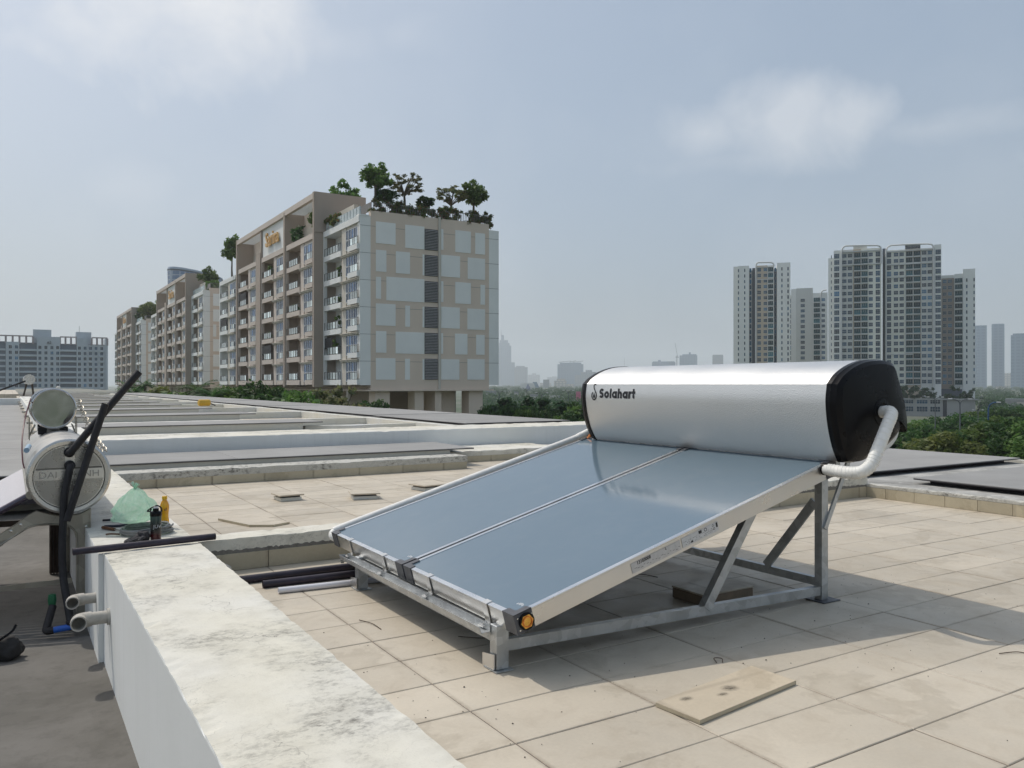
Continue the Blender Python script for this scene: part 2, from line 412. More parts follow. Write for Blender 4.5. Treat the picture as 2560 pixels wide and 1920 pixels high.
MAT.update(
 tile=m_tile('cream floor tile', (.545, .482, .385)),
 tile_far=m_tile('cream floor tile far', (.545, .482, .385), brick=True),
 tile_wall=m_tile('cream upstand tile', (.50, .44, .32)),
 grout=simple('dirty grout', (.16, .13, .105), .9, var=.3, scale=6, pos=True),
 plaster_top=m_plaster('weathered white plaster', (.70, .685, .635, 1), 1.0, thresh=.485),
 plaster=m_plaster('white plaster', (.70, .70, .67, 1), .55, crack=False, thresh=.6),
 plaster_rot=m_edge_rot('plaster with rotted edge', (.56, .55, .51, 1)),
 wall_white=m_wall_streak('whitewashed wall', (.82, .825, .80, 1)),
 wall_cream=m_wall_streak('cream wall paint', (.56, .53, .46, 1), amt=.3),
 concrete=m_concrete('stained roof concrete', (.24, .235, .22, 1), (.50, .49, .46, 1)),
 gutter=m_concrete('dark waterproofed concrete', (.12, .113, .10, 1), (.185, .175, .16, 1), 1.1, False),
 board=simple('grey fibre cement board', (.285, .28, .27), .8, var=.10, scale=1.3, pos=True, bump=.1, bscale=60, rnd=.07),
 board_edge=simple('dark board edge', (.035, .03, .035), .7),

 rot_dark=m_edge_rot('blackened plaster edge', (.20, .19, .17, 1)), tile_loose=m_tile('loose tile face', (.60, .51, .38)),
 galv=m_galv('galvanised steel'),
 alu=simple('mill aluminium', (.66, .655, .64), .32, .95, var=.03, scale=2),
 alu_bright=simple('anodised aluminium trim', (.72, .73, .74), .26, .95, var=.02, scale=2),
 stucco=m_stucco_alu('embossed aluminium jacket'),
 blackplast=simple('black moulded plastic', (.0055, .0055, .0065), .30, var=.05, scale=3, spec=.16),
 greyplast=simple('dark grey plastic', (.075, .078, .088), .5, var=.15, scale=12),
 ink=simple('black print', (.012, .012, .016), .45, var=.05),
 wrap=simple('white pipe lagging tape', (.78, .77, .73), .5, var=.06, scale=20, bump=.35, bscale=26, streak=(1, 1, 1)),
 brass=simple('brass', (.78, .45, .10), .28, .9, var=.12, scale=30),
 copper=simple('copper', (.62, .22, .07), .3, .9, var=.15, scale=30),
 rubber=simple('black rubber insulation', (.011, .010, .012), .62, var=.3, scale=9, bump=.1, bscale=80),
 purple=simple('dull purple black pipe', (.022, .016, .028), .5, var=.5, scale=7),
 pvc=simple('white pvc', (.72, .71, .74), .35, var=.05),
 pvc_grey=simple('old grey pvc', (.42, .40, .36), .6, var=.22, scale=18),
 blue=simple('blue ppr pipe', (.012, .10, .46), .35, var=.1),
 paleblue=simple('pale blue pipe', (.33, .46, .58), .35, var=.1),
 stainless=m_galv('satin stainless steel', (.60, .585, .55), .27, 1.0, 4, .06),
 mirror=simple('polished stainless steel', (.60, .59, .57), .05, 1.0, var=.01, scale=3),
 steel_dirty=m_galv('weathered stainless stand', (.40, .375, .32), .42, .9, 9, .22),
 dark_steel=simple('rusty dark steel', (.075, .058, .045), .6, .4, var=.4, scale=9),
)
def m_collector():
    t = NT('solar glass over blue absorber'); p = t.objc()
    n = t.noise(p, 420, 2); n2 = t.noise(p, 1.2, 4); dust = t.noise(p, 7, 7, .68)
    c = t.mix(t.ramp(n2, .3, .7), (.115, .170, .215, 1), (.130, .185, .23, 1))
    c = t.mix(t.ramp(dust, .5, .8, 0, .05), c, (.4, .38, .34, 1))
    return t.bsdf(c, t.ramp(dust, .3, .7,   .085, .12), 0, t.bump(n, .015, .0004), .9, 0.0)
MAT['collector'] = m_collector(); MAT['paletube'] = simple('tube with pale sky sheen', (.62, .60, .62), .25, .1, var=.05, scale=3, coat=.4)  # sky reflection on the dark tubes put into a pale base colour
def m_tubes():
    t = NT('evacuated glass tube'); return t.bsdf((.035, .02, .045, 1), .12, .25, None, 1.0, .6)
MAT['vactube'] = m_tubes()
def m_bag():
    t = NT('thin green plastic bag'); p = t.objc()
    n = t.noise(p, 14, 5, .6, 1.5); z = t.sep(p)[2]
    c = t.mix(t.ramp(n, .35, .65), (.84, .93, .87, 1), (.50, .76, .60, 1))
    b = t.n('ShaderNodeBsdfPrincipled'); t.l(c, b.inputs['Base Color']); b.inputs['Roughness'].default_value = .16; b.inputs['Specular IOR Level'].default_value = .8
    t.l(t.bump(t.noise(p, 22, 4, .6, 2), .5, .01), b.inputs['Normal'])
    tr = t.n('ShaderNodeBsdfTranslucent'); t.l(c, tr.inputs['Color'])
    tp = t.n('ShaderNodeBsdfTransparent'); tp.inputs['Color'].default_value = (.85, 1, .9, 1)
    m1 = t.n('ShaderNodeMixShader'); m1.inputs[0].default_value = .35; t.l(b.outputs[0], m1.inputs[1]); t.l(tr.outputs[0], m1.inputs[2])
    m2 = t.n('ShaderNodeMixShader'); m2.inputs[0].default_value = .52; t.l(m1.outputs[0], m2.inputs[1]); t.l(tp.outputs[0], m2.inputs[2]); t.l(m2.outputs[0], t.out.inputs[0])
    return t.mat
MAT['bag'] = m_bag()

# ================================================================ the roof we stand on
def struct(name, mb, mats, smooth=None, kind='structure'):
    o = mb.build(name, mats, smooth=smooth); o['kind'] = kind; return o
TX0, TY0, TW, TD = 1.4325, 2.296, .6165, .3145
def tile_mesh(w, d, name='floor_tile'):
    m = MB(); b = .0025; h = .012
    P = [(0,0,-h),(w,0,-h),(w,d,-h),(0,d,-h),(0,0,-b),(w,0,-b),(w,d,-b),(0,d,-b),(b,b,0),(w-b,b,0),(w-b,d-b,0),(b,d-b,0)]
    F = [(8,9,10,11)] + [(k, (k+1)%4, (k+1)%4+4, k+4) for k in range(4)] + [(k+4, (k+1)%4+4, (k+1)%4+8, k+8) for k in range(4)]
    return m.add(P, F).mesh(name, MAT['tile'])
_tc = {}
def lay_tiles(parent, x0, x1, y0, y1, gap=.0045):
    n = 0
    kx0 = math.floor((x0-TX0)/TW+1e-4); ky0 = math.floor((y0-TY0)/TD+1e-4)
    kx = kx0
    while TX0+kx*TW < x1-.02:
        a = max(x0, TX0+kx*TW); b = min(x1, TX0+(kx+1)*TW); ky = ky0
        while TY0+ky*TD < y1-.02:
            c = max(y0, TY0+ky*TD); d = min(y1, TY0+(ky+1)*TD)
            key = (round(b-a-gap, 4), round(d-c-gap, 4))
            if key not in _tc: _tc[key] = tile_mesh(*key)
            o = obj('floor_tile', _tc[key], parent, (a+gap/2, c+gap/2, random.uniform(-.0012, .0008)))
            o.rotation_euler = (random.uniform(-.002, .002), random.uniform(-.0015, .0015), random.uniform(-.0012, .0012)); n += 1
            ky += 1
        kx += 1
    return n
# base slabs (grout colour shows in the joints)
CURB0, CURB1 = 5.376, 5.585
f1 = struct('roof_terrace_floor', MB().box(.99, 7.76, -8, CURB0+.05, -.4, -.0035), MAT['grout'])
lay_tiles(f1, 1.0, 7.735, -1.16, CURB0)
f1b = struct('roof_terrace_floor_behind', MB().box(1.0, 7.735, -8, -1.17, -.3, .0), MAT['tile_far'])
f2 = struct('second_terrace_floor', MB().box(.99, 7.76, CURB1-.05, 11.0, -.4, -.0035), MAT['grout'])
lay_tiles(f2, 1.0, 5.50, CURB1, 10.14); lay_tiles(f2, 5.51, 7.735, CURB1, 10.95)
bodies = MB().box(-9, 11.75, -9, 12.2, -15, -.92).box(-9, 10.05, 12.2, 78, -15, -.12)
struct('townhouse_block', bodies, MAT['wall_cream'])

def rough_box(m, x0, x1, y0, y1, z0, z1, step=.06, amp=.006, mi=0, mt=None, mside=None):
    """plaster block with a slightly chipped, wavy top edge"""
    if mt is None: mt = mi
    if mside is None: mside = mi
    nx = max(2, int((x1-x0)/step)); ny = max(2, int((y1-y0)/step))
    if (x1-x0) > (y1-y0): ny = max(2, min(ny, 6)); nx = min(nx, 220)
    else: nx = max(2, min(nx, 8)); ny = min(ny, 260)
    def j(): return random.gauss(0, amp*.5)
    top = [[None]*(ny+1) for _ in range(nx+1)]; low = {}
    V = []; F = []
    def addv(p): V.append(p); return len(V)-1
    for i in range(nx+1):
        for k in range(ny+1):
            x = x0+(x1-x0)*i/nx; y = y0+(y1-y0)*k/ny; e = (i in (0, nx)) or (k in (0, ny))
            dz = -abs(random.gauss(0, amp)) if e else random.gauss(0, amp*.18)
            if random.random() < .04 and e: dz -= amp*2.2
            ox = (random.random()*amp*1.1) * (1 if i == 0 else (-1 if i == nx else 0)); oy = (random.random()*amp*1.1) * (1 if k == 0 else (-1 if k == ny else 0))
            top[i][k] = addv((x+ox, y+oy, z1+dz))
    m0 = len(F)
    for i in range(nx):
        for k in range(ny): F.append((top[i][k], top[i+1][k], top[i+1][k+1], top[i][k+1]))
    m.add(V, F, mt)
    ring = [top[i][0] for i in range(nx+1)] + [top[nx][k] for k in range(1, ny+1)] + [top[i][ny] for i in range(nx-1, -1, -1)] + [top[0][k] for k in range(ny-1, 0, -1)]
    W = [V[i] for i in ring]; n = len(W); VV = []
    for p in W:
        q = (min(max(p[0], x0), x1), min(max(p[1], y0), y1))
        q = (x0 if abs(q[0]-x0) < amp*3 else (x1 if abs(q[0]-x1) < amp*3 else q[0]), y0 if abs(q[1]-y0) < amp*3 else (y1 if abs(q[1]-y1) < amp*3 else q[1]))
        VV += [p, (q[0], q[1], z1-amp*3.2), (q[0], q[1], z0)]
    FF = []
    for k in range(n):
        a, b = 3*k, 3*((k+1) % n); FF += [(a, a+1, b+1, b), (a+1, a+2, b+2, b+1)]
    m.add(VV, FF, mside)
    return m

def upstand_tiles(parent, along, fixed, a0, a1, pitch, origin, z0, z1, out, name='upstand_tile'):
    """row of tiles on a low vertical face; out = which way they stand proud"""
    k = math.floor((a0-origin)/pitch+1e-4); c = {}
    while origin+k*pitch < a1-.015:
        s = max(a0, origin+k*pitch)+.002; e = min(a1, origin+(k+1)*pitch)-.002; k += 1
        L = round(e-s, 3)
        if L not in c:
            c[L] = MB().bbox(0, L, 0, .012, z0, z1, .002).mesh(name, MAT['tile_wall'])
        if along == 'x': o = obj(name, c[L], parent, (s, fixed-(.012 if out < 0 else 0), random.uniform(-.001, .001)))
        else: o = obj(name, c[L], parent, (fixed+(0 if out > 0 else -.0)+.0, s, random.uniform(-.001, .001)), (0, 0, R(90)))
# low curb between the two terraces
cw = thing('low_curb_wall', 'low white-topped curb wall with tan tile face crossing behind the solar panels', 'curb', (0, 0, 0))
m = MB(); rough_box(m, .95, 7.745, CURB0-.008, CURB1, .108, .207, .05, .003)
m.build('plaster_cap', [MAT['plaster_top']], cw)
MB().box(.96, 7.74, CURB0+.004, CURB1-.003, -.05, .112).build('core', MAT['plaster_rot'], cw)
fr = MB()
xs = [.96+.016*k for k in range(424)]; hs = [.014+.012*random.random()+.02*max(0, math.sin(x*2.3+1)*math.sin(x*5.1)) for x in xs]; ds = [.009+.004*random.random() for x in xs]
fr.add([(x, CURB0-d, .109) for x, d in zip(xs, ds)]+[(x, CURB0-d*.9, .109+h) for x, d, h in zip(xs, ds, hs)]+[(x, CURB0-.007, .109+h+.004) for x, h in zip(xs, hs)], [(i, i+1, 424+i+1, 424+i) for i in range(423)]+[(424+i, 425+i, 849+i, 848+i) for i in range(423)])
fr.build('rotted_plaster_edge', MAT['rot_dark'], cw)
upstand_tiles(cw, 'x', CURB0-.001, 1.0, 7.72, TW, 1.4375, .001, .110, -1)
# curb along the right of the terrace and the concrete strip behind it
rc = thing('roof_edge_strip', 'stained grey concrete roof strip with cream tile upstand right of the terrace', 'roof strip', (0, 0, 0))
m = MB(); rough_box(m, 7.735, 11.72, -8, 12.02, -.05, .135, .12, .006); m.build('concrete_top', [MAT['concrete']], rc)
m = MB(); rough_box(m, 7.722, 7.80, -8, CURB0-.012, .108, .142, .04, .004); m.build('plaster_lip', [MAT['plaster_rot']], rc)
MB().box(11.62, 11.72, -8, 12.0, .13, .165).build('edge_lip', MAT['plaster'], rc)
k0 = -4.0
cy = {}
yy = 5.146-.3145*22
while yy < 5.36:
    L = round(min(.3145, 5.366-yy)-.004, 3)
    if L not in cy: cy[L] = MB().bbox(0, .012, 0, L, .001, .106, .002).mesh('upstand_tile', MAT['tile_wall'])
    obj('upstand_tile', cy[L], rc, (7.7228-.0, yy+.002, 0)); yy += .3145

# ---- the white parapet on the left
pw = thing('parapet_wall', 'broad white parapet wall with mould-stained cracked top left of the terrace', 'parapet', (0, 0, 0))
m = MB(); rough_box(m, .466, 1.004, -6, 5.30, -.5, .21, .04, .0032, 0, 0, 1); m.build('near_length', [MAT['plaster_top'], MAT['wall_white']], pw)
m = MB(); rough_box(m, .438, 1.004, 5.302, 11.95, -.5, .2085, .05, .0032, 0, 0, 1); m.build('far_length', [MAT['plaster_top'], MAT['wall_white']], pw)
# ---- lower roof on the left
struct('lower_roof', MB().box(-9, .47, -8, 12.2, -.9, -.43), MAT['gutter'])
lr = struct('lower_roof_boards', MB().box(-6, .455, 11.76, 51, -.3, .055), MAT['board_edge'])
bm_ = MB().bbox(0, 3.1, 0, 1.22, .0, .016, .003).mesh('roof_board', [MAT['board']])
yy = 11.7
while yy < 50.5:
    for x in (-2.66, -5.8): obj('roof_board', bm_, lr, (x, yy, .058+random.uniform(-.001, .002)))
    yy += 1.225

# ---- stepped upstand, ledge and grey boards at the back of the second terrace, then the same on every house beyond
def grey_boards(parent, x0, x1, seams, y0, y1, z, th=.004):
    xs = [x0]+[s for s in seams if x0+.1 < s < x1-.1]+[x1]
    for a, b in zip(xs, xs[1:]):
        MB().bbox(a+.003, b-.003, y0, y1, z+.006, z+.017, .002, 0).build('roof_board', [MAT['board']], parent)
        MB().box(a+.003, b-.003, y0+.003, y1-.003, z-th, z+.0055).build('board_backing', [MAT['board_edge']], parent)
def step_row(idx, y, z, xe, label, tiles=True):
    lt = .182 if tiles else .112
    t = thing('stepped_roof_row', label, 'roof step', (0, 0, 0), 0, 'stepped roof rows receding into the distance')
    m = MB(); rough_box(m, 1.0, xe, y-.012, y+.42, z+(.098 if tiles else .02), z+lt, .08 if tiles else .25, .004); m.build('ledge', [MAT['plaster_rot'] if tiles else MAT['plaster']], t)
    MB().box(1.01, xe-.01, y+.003, y+.44, z-.05, z+lt-.05).build('core', MAT['wall_cream'], t)
    if tiles: upstand_tiles(t, 'x', y, 1.0, xe-.005, TW, 1.44, z+.001, z+.099, -1)
    MB().box(.6, xe-.06, y+.405, y+1.62, z+.02, z+.236).build('upper_wall', MAT['wall_cream'], t)
    grey_boards(t, .55, xe+.33, [2.44-.0, 4.12], y+.385, y+1.76, z+.240)
    return t
step_row(0, 10.146, 0, 5.51, 'stained ledge carrying grey boards at the back of the second terrace')
t = thing('back_upstand_wall', 'dark-stained low tiled upstand right of the grey boarded ledge', 'curb', (0, 0, 0))
m = MB(); rough_box(m, 5.515, 7.735, 10.95, 12.02, .09, .17, .08, .006); m.build('plaster_cap', [MAT['plaster_top']], t)
MB().box(5.52, 7.733, 10.957, 12.0, -.05, .10).build('core', MAT['plaster_rot'], t)
upstand_tiles(t, 'x', 10.949, 5.52, 7.72, TW, 1.44, .001, .092, -1)
# the big white beam between the two houses
t = thing('party_wall_beam', 'long blue-white beam wall running across behind the grey boards', 'beam wall', (0, 0, 0))
m = MB(); rough_box(m, .438, 10.4, 12.05, 13.2, -.2, .446, .1, .004, 0, 0, 1); m.build('wall', [MAT['plaster_top'], MAT['wall_white']], t)
MB().box(.438, 7.3, 13.21, 78, -.1, .21).build('far_roof_floor', MAT['tile_far'])['kind'] = 'structure'
ORD = ['first', 'second', 'third', 'fourth', 'fifth', 'sixth', 'seventh', 'eighth', 'ninth', 'tenth', 'eleventh', 'twelfth', 'thirteenth']
for k in range(12):
    y = 15.07+5.1*k
    step_row(k+1, y, .21, 4.87, 'cream stepped ledge with grey boards, %s row beyond the white beam wall' % ORD[k], tiles=False)
    t = thing('low_cross_wall', 'low cream cross wall in front of the %s stepped row beyond the beam' % ORD[k], 'curb', (0, 0, 0), 0, 'low walls between the far terraces')
    if k > 0:
        m = MB(); rough_box(m, 1.0, 7.25, y-1.75, y-1.55, .2, .395, .4, .006); m.build('wall', [MAT['plaster']], t)
    else:
        m = MB(); rough_box(m, 4.9, 7.25, y+.55, y+.75, .2, .375, .4, .006); m.build('wall', [MAT['plaster']], t)
# side wall and board roof down the right edge of the far houses
t = thing('far_side_wall', 'low cream wall along the right of the receding terraces', 'wall', (0, 0, 0))
MB().box(7.25, 7.40, 13.25, 77, .1, .39).build('wall', MAT['plaster'], t)
t = thing('far_edge_strip', 'white concrete strip under the grey boards along the far roof edge', 'roof strip', (0, 0, 0))
m = MB(); rough_box(m, 7.40, 10.02, 13.21, 77, -.1, .40, .6, .006); m.build('top', [MAT['concrete']], t)
for k in range(13):
    y = 13.8+4.85*k
    t = thing('edge_roof_board', 'large grey board on the far roof edge, %s one counted from the tank' % ORD[k], 'roof board', (0, 0, 0), 0, 'grey boards along the far roof edge')
    grey_boards(t, 7.46+.03*(k % 2), 9.93, [], y, y+4.72, .425+.004*(k % 2))
    MB().box(7.6, 9.8, y+.1, y+4.6, .395, .42).build('batten', MAT['board_edge'], t)
t = thing('edge_roof_board', 'large grey board on the roof strip behind the tank end cap', 'roof board'); grey_boards(t, 7.95, 11.56, [], 5.72, 11.2, .185); MB().box(8.1, 11.4, 5.85, 11, .13, .18).build('batten', MAT['board_edge'], t)
t = thing('edge_roof_board', 'large grey board on the roof strip at the right edge of the picture', 'roof board'); grey_boards(t, 8.15, 11.50, [], -1.2, 5.11, .185); MB().box(8.28, 11.4, -1.1, 5.0, .13, .18).build('batten', MAT['board_edge'], t)
# parapet going on beyond the beam, with outlet stubs
t = thing('far_parapet', 'white parapet running into the distance with a row of pipe stubs', 'parapet', (0, 0, 0))
m = MB(); rough_box(m, .47, 1.02, 13.21, 55, -.1, .47, .5, .008, 0, 0, 1); m.build('wall', [MAT['plaster'], MAT['wall_white']], t)
for k in range(8):
    y = 18.5+4.6*k
    MB().tube([(.475, y, .25), (.34, y, .25)], .035, 10).build('outlet_stub', MAT['pvc_grey'], t, smooth=40)
t = thing('far_cross_beam', 'pale beam across the left lower roof far away', 'beam wall'); MB().box(-9, .46, 51.2, 52.2, -.1, .42).build('wall', MAT['wall_white'], t)
MB().box(-14, 9.6, 82, 140, -15, .33).build('farther_roofs', MAT['tile_far'])['kind'] = 'structure'
for k in range(9):
    y = 83+6.2*k
    t = thing('low_cross_wall', 'thin pale roof wall on the farthest terraces, row %s' % ['nearest us','behind the nearest','third away','fourth away','fifth away','sixth away','seventh away','eighth away','farthest'][k], 'curb', (0, 0, 0), 0, 'thin roof walls far away')
    MB().box(.6, 9.4-.25*(k % 3), y, y+.5, .32, .53).build('wall', MAT['plaster'], t)

# ================================================================ the new solar water heater
HX, HY, HZ, HS, HL, HW = 1.72, 2.775, .2626, R(14.86), 2.07, 2.163
heater = thing('solar_water_heater', 'large new rooftop solar water heater with two blue-grey collectors and silver tank', 'water heater', (0, 0, 0))
cs, sn = math.cos(HS), math.sin(HS)
CM = Matrix(((cs, 0, -sn, HX), (0, 1, 0, HY), (sn, 0, cs, HZ), (0, 0, 0, 1)))   # u up the slope, v along Y, w normal
def collector(v0, v1):
    T = .08; fw = .016
    fm = MB()
    # side rails (each a box with a bright lip), a tray below
    fm.box(0, HL, v0, v0+fw, -T, -.006).box(0, HL, v1-fw, v1, -T, -.006).box(0, fw, v0+fw, v1-fw, -T, -.006).box(HL-fw, HL, v0+fw, v1-fw, -T, -.006)
    fm.box(fw, HL-fw, v0+fw, v1-fw, -T+.002, -T+.006)
    body = fm.xf(CM).build('collector', [MAT['alu']], heater)
    lip = MB(); lw = .024
    for (a, b, c, d) in ((0, HL, v0-.001, v0+lw), (0, HL, v1-lw, v1+.001), (-.001, lw, v0+lw, v1-lw), (HL-lw, HL+.001, v0+lw, v1-lw)): lip.bbox(a, b, c, d, -.0055, .0012, .001)
    lip.xf(CM).build('trim', [MAT['alu_bright']], body)
    MB().box(fw, HL-fw, v0+fw, v1-fw, -.012, -.0022).xf(CM).build('glass', [MAT['collector']], body)
    # moulded corner pieces
    for (u, su) in ((0, 1), (HL, -1)):
        for (v, sv) in ((v0, 1), (v1, -1)):
            c = MB(); L = .085; e = .0035
            ua, ub = sorted((u-su*e, u+su*L)); va, vb = sorted((v-sv*e, v+sv*L))
            # side cheeks
            c.box(ua, ub, *sorted((v-sv*e, v+sv*.002)), -T-.002, .003); c.box(*sorted((u-su*e, u+su*.002)), *sorted((v-sv*e+sv*.004, v+sv*L)), -T-.002, .003)
            # top flanges, bevelled toward the glass
            c.prism([(u-su*e, v-sv*e), (u+su*L, v-sv*e), (u+su*(L*.93), v+sv*.03), (u+su*.03, v+sv*.03), (u+su*.03, v+sv*L*.93), (u-su*e, v+sv*L)], .0008, .0045, 'XY')
            c.xf(CM).build('corner_piece', [MAT['greyplast']], body)
    return body
GAPV = .024
w1 = (HW-GAPV)/2
c1 = collector(0, w1); c2 = collector(w1+GAPV, HW)
# hold-down clips on the lower edge, with bolts
for y, par in ((3.008, c1), (3.566, c1), (4.126, c2), (4.637, c2)):
    v = y-HY; k = MB()
    k.bbox(-.006, .026, v-.022, v+.022, .0015, .0045, .001); k.box(-.006, -.003, v-.022, v+.022, -.085, .0018); k.box(-.045, -.0055, v-.022, v+.022, -.087, -.083)
    k.xf(CM).build('clip', [MAT['alu']], par)
    b = MB().lathe([(.0, .014), (.011, .013), (.011, .004), (.006, .004), (.006, -.03), (0, -.03)], 8); b.v = [(p[0]-.024, p[1]+v-.004, p[2]-.087) for p in b.v]
    b.xf(CM).build('bolt', [MAT['mirror']], par)
# upper edge clips
for y, par in ((3.2, c1), (4.05, c2), (4.5, c2)):
    v = y-HY; MB().bbox(HL-.03, HL+.01, v-.03, v+.03, .0015, .0055, .001).xf(CM).build('clip', [MAT['greyplast']], par)
# open brass union on the near corner, rivets
def union(M, par):
    b = MB(); hexp = [(.030*math.cos(k*math.pi/3), .030*math.sin(k*math.pi/3)) for k in range(6)]
    b.prism(hexp, -.010, .004, 'XZ', 0); b2 = MB()
    b2.lathe([(.0235, -.0102), (.0230, -.014), (.0190, -.014), (.0180, .004), (.0, .006)], 20, 0, (0, 0, 0), 'Y')
    b.xf(M).build('union_nut', [MAT['brass']], par); b2.xf(M).build('union_bore', [MAT['copper']], par, smooth=40)
    MB().lathe([(.036, .002), (.036, -.008), (.028, -.010), (.028, .002)], 20, 0, (0, 0, 0), 'Y').xf(M).build('seal_ring', [MAT['blackplast']], par, smooth=40)
union(CM @ Matrix.Translation((.048, -.004, -.040)), c1)
for (u, w) in ((.012, -.015), (.012, -.066), (.078, -.02), (.078, -.062)):
    MB().lathe([(0, -.0032), (.0042, -.0025), (.0045, 0)], 8, 0, (0, 0, 0), 'Y').xf(CM @ Matrix.Translation((u, -.0035, w))).build('rivet', [MAT['mirror']], c1)
for (u, w) in ((HL-.012, -.02), (HL-.012, -.062), (HL-.075, -.03)):
    MB().lathe([(0, -.0032), (.0042, -.0025), (.0045, 0)], 8, 0, (0, 0, 0), 'Y').xf(CM @ Matrix.Translation((u, -.0035, w))).build('rivet', [MAT['mirror']], c1)
# small maker's mark printed on the glass corner
def ribbon(m, pts, w, y0=0.0, closed=False):
    """flat stroke along 2-D points -> quads in (a,b) with c=y0"""
    P = [Vector((p[0], p[1])) for p in pts]
    if not closed and len(P) == 2: P = [P[0].lerp(P[1], i/8) for i in range(9)]
    n = len(P); Lf = []; Rt = []
    for i in range(n):
        if closed: t = P[(i+1) % n]-P[i-1]
        else: t = P[min(i+1, n-1)]-P[max(i-1, 0)]
        t.normalize(); nn = Vector((-t.y, t.x))
        k = 1.0
        if 0 < i < n-1 or closed:
            t1 = (P[i]-P[i-1]).normalized(); cosv = max(.5, abs(t.dot(t1))); k = 1/cosv
        Lf.append(P[i]+nn*w/2*k); Rt.append(P[i]-nn*w/2*k)
    V = [(p.x, p.y, y0) for p in Lf]+[(p.x, p.y, y0) for p in Rt]; F = []
    for i in range(n if closed else n-1):
        j = (i+1) % n; F.append((i, j, n+j, n+i))
    return m.add(V, F)
def arc(cx, cy, rx, ry, a0, a1, n=14): return [(cx+rx*math.cos(R(a0+(a1-a0)*i/n)), cy+ry*math.sin(R(a0+(a1-a0)*i/n))) for i in range(n+1)]
white_ink = simple('white print', (.7, .72, .74), .5, var=.05); MAT['white_ink'] = white_ink
for (vv, par) in ((.055, c1), (w1+GAPV+.055, c2)):
    k = MB()
    for i, h in enumerate((.014, .018, .020, .018, .012)):
        k.bbox(.074+.004*(i % 2), .074+h, vv+.009*i, vv+.0045+.009*i, -.0018, -.0012, .0002)
    k.xf(CM).build('printed_mark', [white_ink], par)
# sticker strip on the side rail
st = MB().box(.62, .92, -.0022, -.0012, -.066, -.020).xf(CM).build('sticker', [simple('silver sticker', (.50, .50, .50), .4, .2, var=.1, scale=40)], c1)
st2 = MB().box(.93, 1.17, -.0022, -.0012, -.064, -.018).xf(CM).build('sticker', [simple('pale sticker', (.56, .57, .58), .4, .1, var=.1, scale=40)], c1)
SM = CM @ Matrix(((1, 0, 0, 0), (0, 0, -1, -.0026), (0, 1, 0, 0), (0, 0, 0, 1)))
def stext(txt, size, u, w, par, off=.0):
    me = text_mesh(txt, size, .0002, MAT['ink'], off); me.transform(SM @ Matrix.Translation((u, w, 0))); return obj('lettering', me, par)
stext('13103008', .021, .695, -.036, st, .0006); stext('L', .018, .83, -.032, st, .0005)
k = MB()
for i in range(16):
    a = .635+.018*i; k.box(a, a+random.uniform(.006, .015), -.0027, -.0023, -.048-.004*(i % 3), -.0465-.004*(i % 3))
for i in range(20):
    a = .94+.010*i
    for r in range(3):
        if random.random() < .6: k.box(a, a+random.uniform(.004, .008), -.0027, -.0023, -.040-.008*r, -.0385-.008*r)
k.box(1.155, 1.166, -.0027, -.0023, -.044, -.022); k.box(1.04, 1.06, -.0027, -.0023, -.036, -.022); k.box(.985, .998, -.0027, -.0023, -.058, -.050)
k.xf(CM).build('printed_marks', [MAT['ink']], st2)
k = MB(); ribbon(k, arc(1.085, -.030, .008, .007, 0, 360, 14)[:-1], .003, 0, True); ribbon(k, arc(1.135, -.028, .005, .005, 0, 360, 12)[:-1], .002, 0, True); ribbon(k, arc(1.14, -.045, .005, .005, 0, 360, 12)[:-1], .002, 0, True)
k.xf(SM).build('printed_symbols', [MAT['ink']], st2)

# ---- storage tank
TY_R, TY_L = 2.72, 4.80
PROF = [(3.687,.790),(3.650,.850),(3.622,.920),(3.603,.99),(3.592,1.06),(3.589,1.12),(3.600,1.195),(3.650,1.240),(3.735,1.284),(3.838,1.314),(3.94,1.324),(4.03,1.320),(4.085,1.300),
        (4.12,1.23),(4.165,1.13),(4.195,1.04),(4.205,.95),(4.19,.90),(4.13,.85),(4.03,.815),(3.9,.795),(3.78,.786)]
def densify(P, keep):
    out = []; n = len(P)
    for i in range(n):
        a, b, c, d = (Vector(P[(i+k) % n]) for k in (-1, 0, 1, 2))
        if i in keep: a = b*2-c
        if (i+1) % n in keep: d = c*2-b
        for t in (0, .34, .67): out.append(tuple(.5*((2*b)+(c-a)*t+(2*a-5*b+4*c-d)*t*t+(3*b-a-3*c+d)*t**3)))
    return out
PD = densify(PROF, {0, 6})
def ring_loft(rings, cap=True, mi=0):
    m = MB(); n = len(rings[0]); V = [p for r in rings for p in r]; F = []
    for i in range(len(rings)-1):
        for k in range(n): F.append((i*n+k, i*n+(k+1) % n, (i+1)*n+(k+1) % n, (i+1)*n+k))
    if cap: F.append(tuple(range(n))); F.append(tuple((len(rings)-1)*n+k for k in range(n-1, -1, -1)))
    return m.add(V, F, mi)
tank = ring_loft([[(x, TY_R+(TY_L-TY_R)*i/6, z) for (x, z) in PD] for i in range(7)]).build('tank', [MAT['stucco']], heater, smooth=24)
CXp, CZp = 3.90, 1.055
def scaled(P, s, y, dx=0, dz=0): return [((x-CXp)*s+CXp+dx, y, (z-CZp)*s+CZp+dz) for (x, z) in P]
